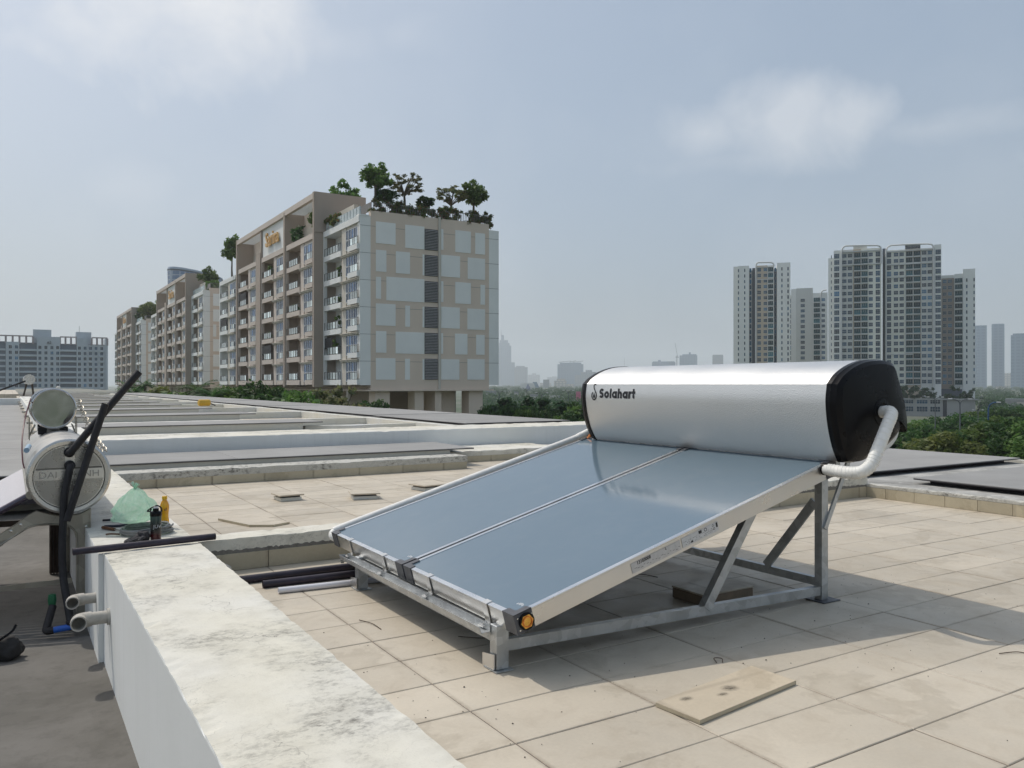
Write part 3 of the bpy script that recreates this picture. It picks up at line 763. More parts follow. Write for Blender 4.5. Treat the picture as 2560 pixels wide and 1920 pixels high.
# cap outline: like the tank but cut away at the lower back
capP = [(x, z) if not (x > 3.78 and z < .93) else (x-.03*(x-3.78)/.4, z+(.075*max(0, (x-3.8))/.4)) for (x, z) in PD]
for (y, s, nm) in ((TY_R, -1, 'end_cap'), (TY_L, 1, 'end_cap')):
    rings = [scaled(capP, 1.012, y-s*.008), scaled(capP, 1.012, y+s*.020), scaled(capP, 1.0, y+s*.026), scaled(capP, .985, y+s*.05), scaled(capP, .90, y+s*.068, 0, .004), scaled(capP, .62, y+s*.080, .02, .01), scaled(capP, .3, y+s*.084, .03, .0)]
    cp = ring_loft(rings).build(nm, [MAT['blackplast']], tank, smooth=26)
    if s < 0:
        d = MB(); d.box(3.70, 3.80, y-.074, y-.060, .965, .985); d.build('handle_recess', [MAT['ink']], cp)
        MB().lathe([(.075, -.001), (.072, -.008), (.05, -.010), (.045, .0)], 26, 0, (3.93, y-.081, 1.045), 'Y').build('pipe_collar', [MAT['blackplast']], cp, smooth=30)
# tank brand lettering, laid on the curved front
def tank_x(z):
    for (a, b) in zip(PD, PD[1:]):
        if a[1] <= z <= b[1] and a[0] < 3.75: return a[0]+(b[0]-a[0])*(z-a[1])/max(1e-6, b[1]-a[1])
    return 3.6
def on_tank(m, name, ymap):
    # a = distance to the right along the tank, b = height
    m.v = [(tank_x(b)-.0016-c, ymap-a, b) for (a, b, c) in m.v]
    return m.build(name, [MAT['ink']], tank)
def glyphs(word, x, base, h, w):
    """bold rounded lettering; h = x-height, w = stroke"""
    m = MB(); H = h*1.36; q = 0
    def rb(p, closed=False):
        nonlocal q
        q += 1; ribbon(m, p, w, .00006*q, closed)
    r = w/2
    for ch in word:
        if ch == 'S':
            W = h*.98; cx = x+W/2; t = (H-w)/4; a = W/2-r
            top = arc(cx, base+H-r-t, a, t, 22, 90, 6)+arc(cx, base+H-r-t, a, t, 100, 270, 12)[0:]
            bot = arc(cx, base+r+t, a, t, 90, -90, 12)+arc(cx, base+r+t, a, t, -98, -158, 6)
            rb(top+bot); x += W+h*.16
        elif ch in 'oa':
            W = h*1.06; rb(arc(x+W/2, base+h/2, W/2-r, h/2-r, 0, 360, 26)[:-1], True)
            if ch == 'a': rb([(x+W-r, base+h), (x+W-r, base)])
            x += W+h*.17
        elif ch == 'l': rb([(x+r, base+H), (x+r, base)]); x += w+h*.17
        elif ch == 'h':
            W = h*.92; rb([(x+r, base+H), (x+r, base)]); rb([(x+W-r, base)]+arc(x+W/2, base+h-W/2+r*.2, W/2-r, W/2-r*1.2, 0, 180, 12)); x += W+h*.17
        elif ch == 'r':
            rb([(x+r, base+h), (x+r, base)]); rb(arc(x+h*.5, base+h*.45, h*.5-r, h*.55-r, 180, 84, 8)+[(x+h*.60, base+h-r)]); x += h*.62+h*.10
        elif ch == 't':
            rb([(x+h*.30, base+H*.98), (x+h*.30, base+h*.28)]+arc(x+h*.30+h*.2, base+h*.26, h*.2, h*.26-r, 180, 275, 6)); rb([(x, base+h-r), (x+h*.66, base+h-r)]); x += h*.7
    return m, x
# drop-shaped emblem + word
zb = 1.095
g, xe = glyphs('Solahart', .173, zb, .050, .0172)
on_tank(g, 'lettering', TY_L-.0)
g = MB()
ribbon(g, arc(.112, 1.112, .026, .030, 130, 410, 24), .0105, 0)
ribbon(g, arc(.112, 1.112, .026, .030, 50, 62, 2)+[(.118, 1.150), (.104, 1.166), (.101, 1.178)]+arc(.112, 1.182, .011, .013, 190, 20, 8), .0085, .0002)
g.add([(.112+.0115*math.cos(R(a)), 1.106+.0125*math.sin(R(a)), .0003) for a in range(0, 360, 24)]+[], [tuple(range(15))])
g.add([(.103, 1.112, .0004), (.121, 1.112, .0004), (.112, 1.133, .0004)], [(0, 1, 2)])
on_tank(g, 'emblem', TY_L)

# ---- pipes
lp = MB(); lp.tube(curve_pts([(1.755, 4.955, .222), (1.742, 4.985, .232), (1.76, 5.005, .252), (1.85, 5.008, .285), (2.6, 5.008, .492), (3.55, 5.005, .752), (3.68, 4.985, .80), (3.74, 4.93, .84)], 8), .0265, 14)
lp.build('return_pipe', [MAT['wrap']], heater, smooth=40)
rp = curve_pts([(3.93, 2.66, 1.045), (3.905, 2.58, 1.05), (3.865, 2.545, 1.03), (3.80, 2.53, .965), (3.70, 2.515, .85), (3.645, 2.51, .79), (3.60, 2.53, .758), (3.60, 2.60, .748), (3.62, 2.70, .748), (3.63, 2.755, .75)], 8)
rp_o = MB().tube(rp, .0315, 16).build('flow_pipe', [MAT['wrap']], heater, smooth=40)
pts = rp; tw = MB()   # tape turns
for i in range(6, len(pts)-4, 2):
    d = (pts[i+1]-pts[i-1]).normalized(); c0 = pts[i]; u = d.orthogonal().normalized(); w_ = d.cross(u); tilt = .35
    ringp = [c0+(u*math.cos(a)+w_*math.sin(a))*.0319+d*(.010*math.cos(a)) for a in [2*math.pi*k/18 for k in range(18)]]
    tw.tube(ringp, .0012, 4, 0, False, True)
tw.build('tape_turns', [MAT['wrap']], rp_o, smooth=60)
MB().tube([(3.632, 2.735, .75), (3.634, 2.772, .751)], .034, 14).build('pipe_seal', [MAT['blackplast']], heater, smooth=40)
MB().tube([(3.70, 4.915, .775), (3.72, 4.90, .81)], .016, 10).build('return_fitting', [MAT['copper']], heater, smooth=40)

# ---- galvanised stand
def bar(name, p, q, w, h, up=(0, 0, 1), mat='galv', bevel=True):
    return MB().beam(p, q, w, h, 0, up).build(name, [MAT[mat]], heater)
def angle_bar(name, p, q, w, t, a, b):
    """L-section: flanges along vectors a and b"""
    p = Vector(p); q = Vector(q); a = Vector(a); b = Vector(b); m = MB()
    for (s, r) in ((a, b), (b, a)):
        V = [];
        for e in (p, q): V += [e, e+s*w, e+s*w+r*t, e+r*t]
        m.add(V, [(0,1,5,4),(1,2,6,5),(2,3,7,6),(3,0,4,7),(3,2,1,0),(4,5,6,7)])
    return m.build(name, [MAT['galv']], heater)
for y, sgn in ((2.93, 1), (4.50, -1)):
    lg = MB().bbox(1.716, 1.774, y-.027, y+.027, .006, .190, .003).build('front_leg', [MAT['galv']], heater)
    MB().box(1.702, 1.790, y-.045, y+.06, .0015, .0058).build('foot_plate', [MAT['galv']], lg)
    MB().prism([(y-.02, .008), (y+.075, .006), (y+.075, .058), (y-.02, .072)], 1.706, 1.712, 'YZ').build('foot_bracket', [MAT['alu']], lg)
    bar('side_rail', (1.776, y, .100), (3.788, y, .058), .036, .047)
    ps = MB().bbox(3.79, 3.842, y-.024, y+.024, .006, .735, .003).build('rear_post', [MAT['galv']], heater)
    MB().bbox(3.755, 3.895, y-.065, y+.065, .0015, .0075, .002).build('foot_plate', [MAT['greyplast']], ps)
    bar('side_brace', (2.925, y-.002*sgn, .085), (3.262, y-.002*sgn, .545), .050, .040, (0, 1, 0))
    bar('tank_strut', (3.808, y-.030*sgn, .40), (4.035, y-.030*sgn, .805), .028, .012, (0, 1, 0))
    bar('slope_rail', (1.78, y, .172), (3.70, y, .682), .034, .040)
bar('front_rail', (1.742, 2.9575, .142), (1.742, 4.4725, .142), .030, .062)
# folded gutter-like channel carrying the clips
ch = MB()
ch.box(1.668, 1.714, 2.95, 4.64, .1555, .1585); ch.prism([(1.658, .184), (1.661, .184), (1.671, .157), (1.668, .1552)], 2.95, 4.64, 'XZ'); ch.box(1.7105, 1.714, 2.95, 4.64, .159, .186)
ch.box(1.700, 1.703, 2.95, 4.64, .138, .1550)
ch.build('clip_channel', [MAT['galv']], heater)
MB().prism([(1.662, .183), (1.672, .13), (1.69, .13), (1.70, .183)], 4.642, 4.646, 'XZ').build('channel_end', [MAT['galv']], heater)
bar('rear_rail', (3.816, 2.956, .100), (3.816, 4.474, .100), .030, .045)
bar('rear_brace', (3.798, 2.96, .545), (3.798, 3.30, .125), .052, .012, (1, 0, 0), 'galv')
bar('rear_brace', (3.798, 4.47, .545), (3.798, 4.13, .125), .052, .012, (1, 0, 0), 'galv')
bar('tank_rail', (3.86, 2.86, .757), (3.86, 4.68, .757), .05, .045)
bar('tank_rail', (4.03, 2.86, .785), (4.03, 4.68, .785), .04, .03)
for y in (3.15, 4.3): bar('tank_bracket', (3.68, y, .765), (4.05, y, .775), .05, .012)

# ================================================================ things lying about on the roof
def pipe_thing(name, label, cat, pts, r, mat, n=14, hollow=True, group=None):
    t = MB(); t.tube(pts, r, n, 0, not hollow)
    if hollow:
        for e, o in ((pts[0], pts[1]), (pts[-1], pts[-2])):
            e = Vector(e); d = (Vector(o)-e).normalized()
            u = d.orthogonal().normalized(); w = d.cross(u); ro = [e+(u*math.cos(a)+w*math.sin(a))*r for a in [2*math.pi*k/n for k in range(n)]]; ri = [e+(u*math.cos(a)+w*math.sin(a))*r*.78 for a in [2*math.pi*k/n for k in range(n)]]
            rd = [p+d*.06 for p in ri]
            t.add(ro+ri+rd, [(k, (k+1)%n, n+(k+1)%n, n+k) for k in range(n)]+[(n+k, n+(k+1)%n, 2*n+(k+1)%n, 2*n+k) for k in range(n)]+[tuple(range(2*n, 3*n))])
    o = t.build(name, [mat], smooth=40); return tag(o, label, cat, group)
pipe_thing('dark_pipe', 'long dark pipe on the tiles nearest the low curb wall', 'pipe', [(1.08, 4.985, .0245), (2.35, 4.975, .0245)], .0245, MAT['purple'])
pipe_thing('dark_pipe', 'dark pipe on the tiles in the middle of the three lying pipes', 'pipe', [(1.258, 4.815, .0225), (2.25, 4.77, .0225)], .0225, MAT['purple'])
pipe_thing('white_pipe', 'white plastic pipe lying on the tiles by the front leg of the stand', 'pipe', [(1.30, 4.645, .0175), (2.05, 4.575, .0175)], .0175, MAT['pvc'])
pipe_thing('thin_rod', 'thin brown rod lying between the dark pipe and the white pipe', 'rod', [(1.45, 4.715, .006), (2.0, 4.66, .006)], .006, MAT['dark_steel'], 8, False)
pipe_thing('dark_pipe', 'dark purple pipe laid across the white parapet beside the tumbler', 'pipe', [(.305, 5.277, .235), (1.10, 5.343, .235)], .0205, MAT['purple'])
# loose floor tiles
def slab_thing(name, label, cat, poly, z, th, mat):
    t = thing(name, label, cat, (poly[0][0], poly[0][1], z)); P = [(p[0]-poly[0][0], p[1]-poly[0][1]) for p in poly]
    a = MB().prism(P, 0, th-.0015, 'XY').build('slab_body', [MAT['tile_wall']], t)
    c = (sum(p[0] for p in P)/len(P), sum(p[1] for p in P)/len(P))
    Q = [((p[0]-c[0])*.995+c[0], (p[1]-c[1])*.995+c[1]) for p in P]
    MB().prism(Q, th-.0012, th, 'XY').build('slab_face', [mat], t); return t
lt = slab_thing('loose_tile', 'loose cream tile with a dark smudge lying in front of the solar heater', 'loose tile', [(2.034, 2.285), (2.058, 2.081), (2.660, 2.160), (2.642, 2.372)], .0015, .015, MAT['tile_loose'])
smx, smy = 2.38, 2.235
def blot(parent, pts, mat, z, n=18):
    for (x, y, rx, ry) in pts:
        MB().add([(x+rx*math.cos(2*math.pi*k/n)*(1+.4*random.random()), y+ry*math.sin(2*math.pi*k/n)*(1+.4*random.random()), z) for k in range(n)], [tuple(range(n))]).build('smudge', [mat], parent)
soot = NT('soot smudge')
_p = soot.objc(); _d = soot.n('ShaderNodeVectorMath', operation='LENGTH'); soot.l(_p, _d.inputs[0])
_a = soot.mth('MULTIPLY', soot.ramp(_d.outputs['Value'], 0, .045, .75, 0), soot.ramp(soot.noise(_p, 60, 5, .7), .3, .6), True)
_b = soot.n('ShaderNodeBsdfDiffuse'); _b.inputs['Color'].default_value = (.07, .065, .06, 1); _t = soot.n('ShaderNodeBsdfTransparent'); _m = soot.n('ShaderNodeMixShader')
soot.l(_a, _m.inputs[0]); soot.l(_t.outputs[0], _m.inputs[1]); soot.l(_b.outputs[0], _m.inputs[2]); soot.l(_m.outputs[0], soot.out.inputs[0])
for (dx, dy, sx, sy) in ((.34, -.045, 1.0, .8), (.27, -.075, .7, .4), (.12, -.035, .8, .5)):
    n = 20; o = MB().add([(.05*math.cos(2*math.pi*k/n), .05*math.sin(2*math.pi*k/n), 0) for k in range(n)], [tuple(range(n))]).build('smudge', [soot.mat], lt, (dx, dy, .0156)); o.scale = (sx, sy, 1)
slab_thing('loose_tile', 'broken five-sided loose tile lying on the second terrace', 'loose tile', [(1.549, 7.41), (1.699, 6.933), (1.875, 6.832), (2.03, 6.903), (1.842, 7.516)], .0015, .018, MAT['tile'])
# plinth under the heater
bl = thing('plinth_block', 'brown tiled plinth block on the floor in the shade under the heater', 'block', (3.16, 3.17, 0)); MB().bbox(0, .38, 0, .238, .0, .056, .003).build('block_body', [simple('brown block side', (.20, .155, .11), .8, var=.2, scale=8)], bl); MB().bbox(-.004, .384, -.004, .242, .0565, .066, .002).build('block_cover', [MAT['tile']], bl)
# vents
def vent(x, y, rz, w, label):
    t = thing('roof_vent', label, 'vent', (x, y, 0), rz, 'small square vents on the second terrace')
    MB().bbox(-w*.42, w*.42, -w*.42, w*.42, 0, .035, .003).build('vent_base', [MAT['plaster']], t)
    MB().box(-w*.37, w*.37, -w*.37, w*.37, .035, .050).build('vent_slot', [MAT['ink']], t)
    MB().bbox(-w*.5, w*.5, -w*.5, w*.5, .052, .066, .002).build('vent_cap', [MAT['tile']], t)
vent(2.44, 8.37, .05, .26, 'left one of the small square roof vents'); vent(3.16, 8.08, -.25, .30, 'middle small square roof vent with a dark slot'); vent(4.02, 8.35, .2, .30, 'small roof vent half hidden behind the white return pipe')
# drain guard at the parapet foot
t = thing('drain_guard', 'grey domed drain guard at the foot of the parapet by the curb', 'drain', (1.13, 5.28, 0)); m = MB()
for k in range(10):
    a = 2*math.pi*k/10; m.tube([(.055*math.cos(a), .055*math.sin(a), 0), (.05*math.cos(a), .05*math.sin(a), .045), (.02*math.cos(a), .02*math.sin(a), .065)], .005, 5)
m.build('grate', [MAT['pvc_grey']], t)
t = thing('drain_guard', 'grey domed drain guard at the foot of the tiled ledge behind the bag', 'drain', (1.12, 10.02, 0)); m = MB()
for k in range(10):
    a = 2*math.pi*k/10; m.tube([(.07*math.cos(a), .07*math.sin(a), 0), (.065*math.cos(a), .065*math.sin(a), .06), (.02*math.cos(a), .02*math.sin(a), .085)], .007, 5)
m.build('grate', [MAT['pvc_grey']], t)
# twigs and grit
twig = simple('dry twig', (.10, .07, .045), .8, var=.3, scale=30)
def twig_thing(pts, label): return tag(MB().tube(curve_pts(pts, 5), .0022, 5).build('twig', [twig], smooth=60), label, 'twig')
twig_thing([(1.50, 3.90, .004), (1.53, 3.80, .006), (1.535, 3.70, .003)], 'thin bent twig on the tiles between parapet and solar panels')
twig_thing([(2.57, 2.50, .004), (2.585, 2.53, .012), (2.61, 2.51, .012), (2.595, 2.49, .004)], 'curled scrap of wire beside the loose tile')
twig_thing([(3.72, 1.93, .004), (3.80, 1.90, .006), (3.83, 1.87, .003)], 'short twig on the open tiles at lower right')
twig_thing([(3.25, 4.02, .004), (3.36, 3.90, .006), (3.40, 3.80, .003)], 'dark stick lying in the shade under the heater')
twig_thing([(1.80, 3.40, .004), (1.86, 3.32, .008), (1.93, 3.30, .003)], 'pale sliver lying under the front rail')
g = MB()
for k in range(360):
    if k < 220: x, y = random.uniform(1.15, 4.8), random.gauss(2.75, .45)
    else: x, y = random.uniform(1.1, 7.5), random.uniform(1.2, 5.3)
    if y > 5.33 or y < .6: continue
    s = random.uniform(.0014, .0042) if random.random() < .93 else random.uniform(.004, .007); a = random.random()*6.28; z = .0012
    pts = [(x+s*math.cos(a+i*1.57)*random.uniform(.5, 1.2), y+s*math.sin(a+i*1.57)*random.uniform(.4, 1.0), z) for i in range(4)]
    g.add(pts+[(x, y, z+s*.6)], [(0,1,4),(1,2,4),(2,3,4),(3,0,4)])
tag(g.build('grit', [simple('dark grit', (.035, .03, .025), .9, var=.3)]), 'dark grit and crumbs scattered over the terrace tiles', 'grit', None, 'stuff')

# ---- bits standing on the parapet
PZ = .2095
t = thing('tumbler', 'dark tumbler with a carry loop standing on the parapet', 'tumbler', (.785, 5.565, PZ)); 
tum = NT('tumbler paint'); z_ = tum.sep(tum.objc())[2]
tc_ = tum.mix(tum.ramp(z_, .03, .06), (.05, .006, .008, 1), (.010, .014, .016, 1)); tc_ = tum.mix(tum.ramp(z_, .09, .155), tc_, (.05, .085, .075, 1)); tum_m = tum.bsdf(tc_, .22, .2, None, .6)
MB().lathe([(0, 0), (.0295, 0), (.031, .004), (.0325, .10), (.033, .150), (.0325, .153)], 26).build('cup', [tum_m], t, smooth=40)
MB().lathe([(.0345, .151), (.0355, .153), (.0355, .178), (.033, .181), (.022, .182), (.018, .183), (.018, .20), (0, .201)], 26).build('lid', [MAT['blackplast']], t, smooth=40)
MB().box(-.013, .013, -.012, .012, .199, .212).build('spout', [MAT['pvc']], t)
MB().tube(curve_pts([(.034, -.006, .176), (.030, -.008, .200), (.008, -.006, .216), (-.02, -.004, .208), (-.045, -.006, .192), (-.05, -.01, .186), (-.035, -.012, .186), (-.028, -.01, .2)], 5), .0045, 6).build('carry_loop', [MAT['blackplast']], t, smooth=60)
me = text_mesh('JUW', .030, .0003, white_ink, .0006)
for v in me.vertices:
    a = (v.co.x+.010)/.0328; v.co = Vector((.0331*math.sin(a), -.0331*math.cos(a), .078+v.co.y))
obj('lettering', me, t)
t = thing('drink_bottle', 'yellow plastic drink bottle behind the tumbler on the parapet', 'bottle', (.905, 6.02, PZ))
ylw = NT('amber drink in clear plastic'); ylw_m = ylw.bsdf(ylw.mix(ylw.ramp(ylw.noise(ylw.objc(), 18, 3), .4, .6), (.85, .42, .006, 1), (.72, .30, .004, 1)), .12, 0, None, .6, .3, Emission_Strength=0.0)
MB().lathe([(0, 0), (.026, 0), (.029, .006), (.029, .05), (.0255, .075), (.0265, .10), (.0295, .13), (.0285, .155), (.022, .175), (.0135, .188), (.0135, .192)], 22).build('bottle_body', [ylw_m], t, smooth=50)
MB().lathe([(.0165, .191), (.017, .193), (.017, .212), (.016, .214), (0, .2145)], 22).build('bottle_cap', [simple('yellow cap', (.80, .45, .02), .4)], t, smooth=40)
red = simple('red brown print', (.16, .02, .01), .5)
for (w, h, zz_, s) in (('do', 0, .038, .022), ('cf', 0, .118, .026)):
    me = text_mesh(w, s, .0003, red, .0004)
    for v in me.vertices:
        a = (v.co.x)/.029; v.co = Vector((.0302*math.sin(a), -.0302*math.cos(a), zz_+v.co.y))
    obj('print', me, t)
# cable coil
t = thing('cable_coil', 'coil of grey cable under the plastic bag on the parapet', 'cable', (.765, 5.84, PZ)); m = MB(); pts = []
for k in range(9*36):
    a = 2*math.pi*k/36; turn = k/36; rr = .150-.007*((turn*1.7) % 3)+.010*math.sin(a*1.3+turn*1.9); pts.append((rr*1.05*math.cos(a), rr*.95*math.sin(a), .007+.0045*turn*(1.0+.25*math.sin(a+1))+.004*math.sin(a*2.1+turn*2)))
m.tube(pts, .0062, 6); m.build('cable', [simple('grey cable', (.20, .205, .20), .5, var=.2, scale=20)], t, smooth=60)
MB().tube(curve_pts([(-.16, -.02, .012), (-.21, -.01, .018), (-.235, .02, .012)], 5), .006, 6).build('cable_end', [simple('brown cable end', (.12, .06, .03), .6)], t, smooth=60)
# plastic bag: crumpled, tied at the top
def bag():
    bm = bmesh.new(); bmesh.ops.create_icosphere(bm, subdivisions=5, radius=1.0)
    from mathutils import noise as mn
    for v in bm.verts:
        p = v.co.copy(); zt = (p.z+1)/2; a = math.atan2(p.y, p.x)
        rad = math.sqrt(max(0, 1-p.z**2))
        prof = (.118*(1-zt)**.35*(1-.35*max(0, zt-.25)) if zt < .82 else .05*(1-zt)/.18*.9+.012)
        prof = .13*math.sin(min(1, (1-zt)*1.15+.03)*math.pi/2)**.8 if zt > .12 else .13*rad*1.2
        fold = 1+.12*math.sin(a*5+2*zt)*zt+.07*math.sin(a*11+1)*zt+.20*mn.noise(Vector((p.x*2.2, p.y*2.2, p.z*2.6)))+.10*abs(mn.noise(Vector((p.x*6, p.y*6, p.z*4))))
        R_ = prof*fold
        v.co = Vector((R_*math.cos(a)*1.05, R_*math.sin(a)*.85, .012+.235*zt**1.02+.010*mn.noise(p*3)))
    me = bpy.data.meshes.new('bag'); bm.to_mesh(me); bm.free(); me.materials.append(MAT['bag']); me.polygons.foreach_set('use_smooth', [True]*len(me.polygons)); return me
t = thing('plastic_bag', 'knotted pale green plastic bag sitting on the cable coil', 'plastic bag', (.705, 5.90, PZ+.05)); obj('bag_skin', bag(), t)
m = MB(); 
for k in range(5): a = k*1.3; m.tube([(0, 0, .235), (.008*math.cos(a), .008*math.sin(a), .255), (.022*math.cos(a), .018*math.sin(a), .272+.006*k % .02)], [.006, .004, .007], 6)
m.build('bag_knot', [MAT['bag']], t, smooth=60)
def blobm(name, mat, sx, sy, sz, amp, seed, sub=4, bend=0):
    from mathutils import noise as mn
    bm = bmesh.new(); bmesh.ops.create_icosphere(bm, subdivisions=sub, radius=1.0)
    for v in bm.verts:
        n = mn.noise(v.co*1.7+Vector((seed, 0, 0)))*amp+mn.noise(v.co*4+Vector((0, seed, 0)))*amp*.4
        c = v.co*(1+n); v.co = Vector((c.x*sx, c.y*sy, max(-sz*.75, c.z*sz)+bend*c.x*c.x))
    me = bpy.data.meshes.new(name); bm.to_mesh(me); bm.free(); me.materials.append(mat); me.polygons.foreach_set('use_smooth', [True]*len(me.polygons)); return me
cloth = simple('dark grey work glove', (.045, .042, .045), .85, var=.3, scale=25, bump=.3, bscale=180)
t = thing('work_glove', 'crumpled dark work glove lying in front of the cable coil', 'glove', (.68, 5.55, PZ), .45)
obj('palm', blobm('palm', cloth, .045, .035, .035, .35, 2.0), t, (.04, .01, .027)); 
for k in range(4):
    MB().tube(curve_pts([(.015, -.018+.012*k, .02), (-.04, -.022+.013*k, .018+.004*(k % 2)), (-.095+.01*abs(k-1), -.02+.015*k, .010)], 4), [.011, .0115, .011, .0105, .010, .010, .009, .009, .006], 8).build('finger', [cloth], t, smooth=60)
MB().tube(curve_pts([(.03, -.02, .025), (.0, -.045, .03), (-.03, -.052, .014)], 4), .010, 8).build('thumb', [cloth], t, smooth=60)
navy = simple('dark navy handle', (.012, .014, .03), .4)
t = thing('hand_tool', 'two dark plier handles sticking out left of the plastic bag', 'pliers', (.64, 6.2, PZ))
MB().tube([(-.075, .28, .012), (.02, .20, .02), (.055, .09, .025)], [.008, .010, .007], 8).build('grip', [navy], t, smooth=50); MB().tube([(-.09, .01, .010), (.0, -.03, .012), (.05, -.03, .016)], [.009, .010, .007], 8).build('grip', [navy], t, smooth=50); MB().bbox(.05, .11, -.02, .05, .008, .022, .003).build('jaw', [MAT['steel_dirty']], t)
t = thing('screwdriver', 'short brown-handled tool left of the cable coil', 'screwdriver', (.565, 6.1, PZ))
MB().tube([(-.03, .06, .012), (.03, -.06, .011)], .011, 8).build('handle', [simple('brown handle', (.14, .06, .025), .6)], t, smooth=50); MB().tube([(.03, -.06, .011), (.06, -.11, .010)], .004, 6).build('shaft', [MAT['steel_dirty']], t, smooth=50)
# black bag on the lower roof at the left edge
t = thing('black_bag', 'small black crumpled bag on the lower roof at the left edge', 'bag', (-.03, 5.66, -.43))
obj('bag_body', blobm('bag_body', simple('black cloth', (.018, .017, .017), .8, var=.3, scale=12, bump=.2, bscale=90), .095, .075, .075, .3, 5.0), t, (0, 0, .056)); MB().tube(curve_pts([(-.09, -.02, .08), (-.02, -.04, .13), (.04, .0, .16), (.06, .02, .19)], 4), .008, 5).build('strap', [MAT['blackplast']], t, smooth=60)
obj('orange_lining', blobm('orange_lining', simple('orange brown lining', (.30, .11, .03), .7), .03, .02, .025, .2, 1.0, 3), t, (-.08, -.045, .06))
# yellow can far back on the terraces
t = thing('yellow_jerrycan', 'small yellow can lying far back on the stepped roofs', 'can', (5.55, 28.7, .45), .15)
MB().lathe([(0, -.19), (.09, -.19), (.11, -.17), (.115, -.1), (.11, 0), (.115, .1), (.11, .17), (.09, .19), (0, .19)], 18, 0, (0, 0, .115), 'X').build('can_body', [simple('yellow plastic', (.60, .36, .03), .4, var=.1)], t, smooth=40); MB().tube([(.19, 0, .10), (.28, -.05, .05), (.36, -.05, .02)], .02, 6).build('strap', [MAT['rubber']], t)

# ================================================================ the older stainless tube heater on the left
LX, LY, LZ, LRAD, LLEN = .342, 6.25, .570, .2515, 2.05
old = thing('tube_solar_heater', 'older stainless steel vacuum-tube water heater at the left with black pipes', 'water heater', (0, 0, 0))
FL = -.43
# tank drum
drum = MB().lathe([(LRAD-.004, .03), (LRAD, .05), (LRAD, LLEN-.05), (LRAD-.01, LLEN), (0, LLEN)], 56, 0, (LX, LY, LZ), 'Y').build('tank', [simple('grey painted tank skin', (.46, .44, .41), .38, .55, var=.08, scale=3)], old, smooth=30)
end = MB().lathe([(LRAD-.004, .032), (LRAD+.003, .02), (LRAD+.001, .0), (LRAD-.012, -.008), (LRAD-.034, -.006), (LRAD-.040, .006), (LRAD-.046, .0062)], 56, 0, (LX, LY, LZ), 'Y').build('end_plate', [MAT['stainless']], drum, smooth=30)
rb = MB(); RI = LRAD-.046
z = -.195
while z < .197:
    if not (-.022 < z < .058):
        hw = math.sqrt(max(0, RI*RI-z*z))
        segs = [(-hw, -.030), (.034, hw)] if z > .05 or z < -.10 else [(-hw, hw)]
        for (a, b) in segs:
            if b-a > .02: rb.box(LX+a, LX+b, LY+.0012, LY+.0058, LZ+z, LZ+z+.0034)
    z += .0068
rb.build('rib_field', [MAT['stainless']], end)
MB().lathe([(LRAD-.0455, .0062), (0, .0062)], 56, 0, (LX, LY, LZ), 'Y').build('rib_ground', [simple('shaded groove steel', (.20, .19, .17), .5, .6, var=.2, scale=9)], end)  # dark base colour supplies the groove shade between the ribs
MB().box(LX-RI, LX+RI, LY+.0025, LY+.0057, LZ-.020, LZ+.050).build('name_band', [MAT['stainless']], end)
me = text_mesh('DAI THANH', .062, .0022, simple('embossed shadowed steel', (.30, .29, .27), .4, .7), .0); me.transform(Matrix.Translation((LX, LY+.001, LZ-.006)) @ Matrix.Rotation(R(90), 4, 'X') @ Matrix.Diagonal((1.08, 1, 1, 1)))
obj('lettering', me, end)
MB().bbox(LX-.028, LX+.032, LY+.0022, LY+.0057, LZ+.056, LZ+.21, .001).build('port_plate', [MAT['stainless']], end)
# vacuum tubes
ang = R(29.5); td = Vector((-math.cos(ang), 0, -math.sin(ang)))
for k in range(29):
    y = LY+.075+.066*k; p = Vector((LX-.225, y, LZ-.115)); q = p+td*1.62
    if k == 0: tm = MB().tube([(0, 0, 0), tuple(td*1.58), tuple(td*1.60), tuple(td*1.62)], [.0235, .0235, .018, .004], 14).mesh('vacuum_tube', [MAT['vactube']], 40); tm2 = tm.copy(); tm2.materials[0] = MAT['paletube']
    obj('vacuum_tube', tm if k == 0 else tm2, old, p)
MB().tube([(LX-.225, LY+.05, LZ-.115), (LX-.225, LY+LLEN-.05, LZ-.115)], .03, 10).build('tube_header', [MAT['steel_dirty']], old, smooth=40)
# stand frames (front one is the one in view)
for y in (LY+.05, LY+1.75):
    f = MB()
    out = [(.475,.335),(.475,-.425),(.385,-.425),(.385,.13),(.372,.19),(.345,.228),(.30,.248),(.20,.258),(.115,.252),(.055,.22),(-.10,.118),(-.125,.165),(.03,.262),(.10,.318),(.15,.345),(.20,.325),(.27,.303),(.342,.297),(.41,.303),(.455,.325)]
    f.prism(out, y, y+.05, 'XZ'); f.build('stand_frame', [MAT['steel_dirty']], old)
    fl = MB()
    fl.tube(curve_pts([(.390, y-.004, -.42), (.390, y-.004, .11), (.377, y-.004, .185), (.348, y-.004, .22), (.30, y-.004, .241), (.20, y-.004, .251), (.118, y-.004, .245), (.058, y-.004, .213), (-.08, y-.004, .125)], 5), .0065, 6)
    fl.tube([(.468, y-.004, -.42), (.468, y-.004, .30)], .006, 6); fl.build('folded_flange', [MAT['steel_dirty']], old, smooth=60)
    for (x, zz_) in ((.445, .215), (.445, .165), (.06, .262), (.005, .225)): MB().lathe([(0, -.008), (.010, -.006), (.011, 0)], 8, 0, (x, y-.001, zz_), 'Y').build('bolt', [MAT['stainless']], old)
    MB().beam((-.02, y+.02, .17), (-1.42, y+.02, -.60+.06), .045, .055).build('slope_rail', [MAT['steel_dirty']], old) if False else MB().beam((-.05, y+.025, .165), (-1.0, y+.025, -.335), .05, .06).build('slope_rail', [MAT['steel_dirty']], old)
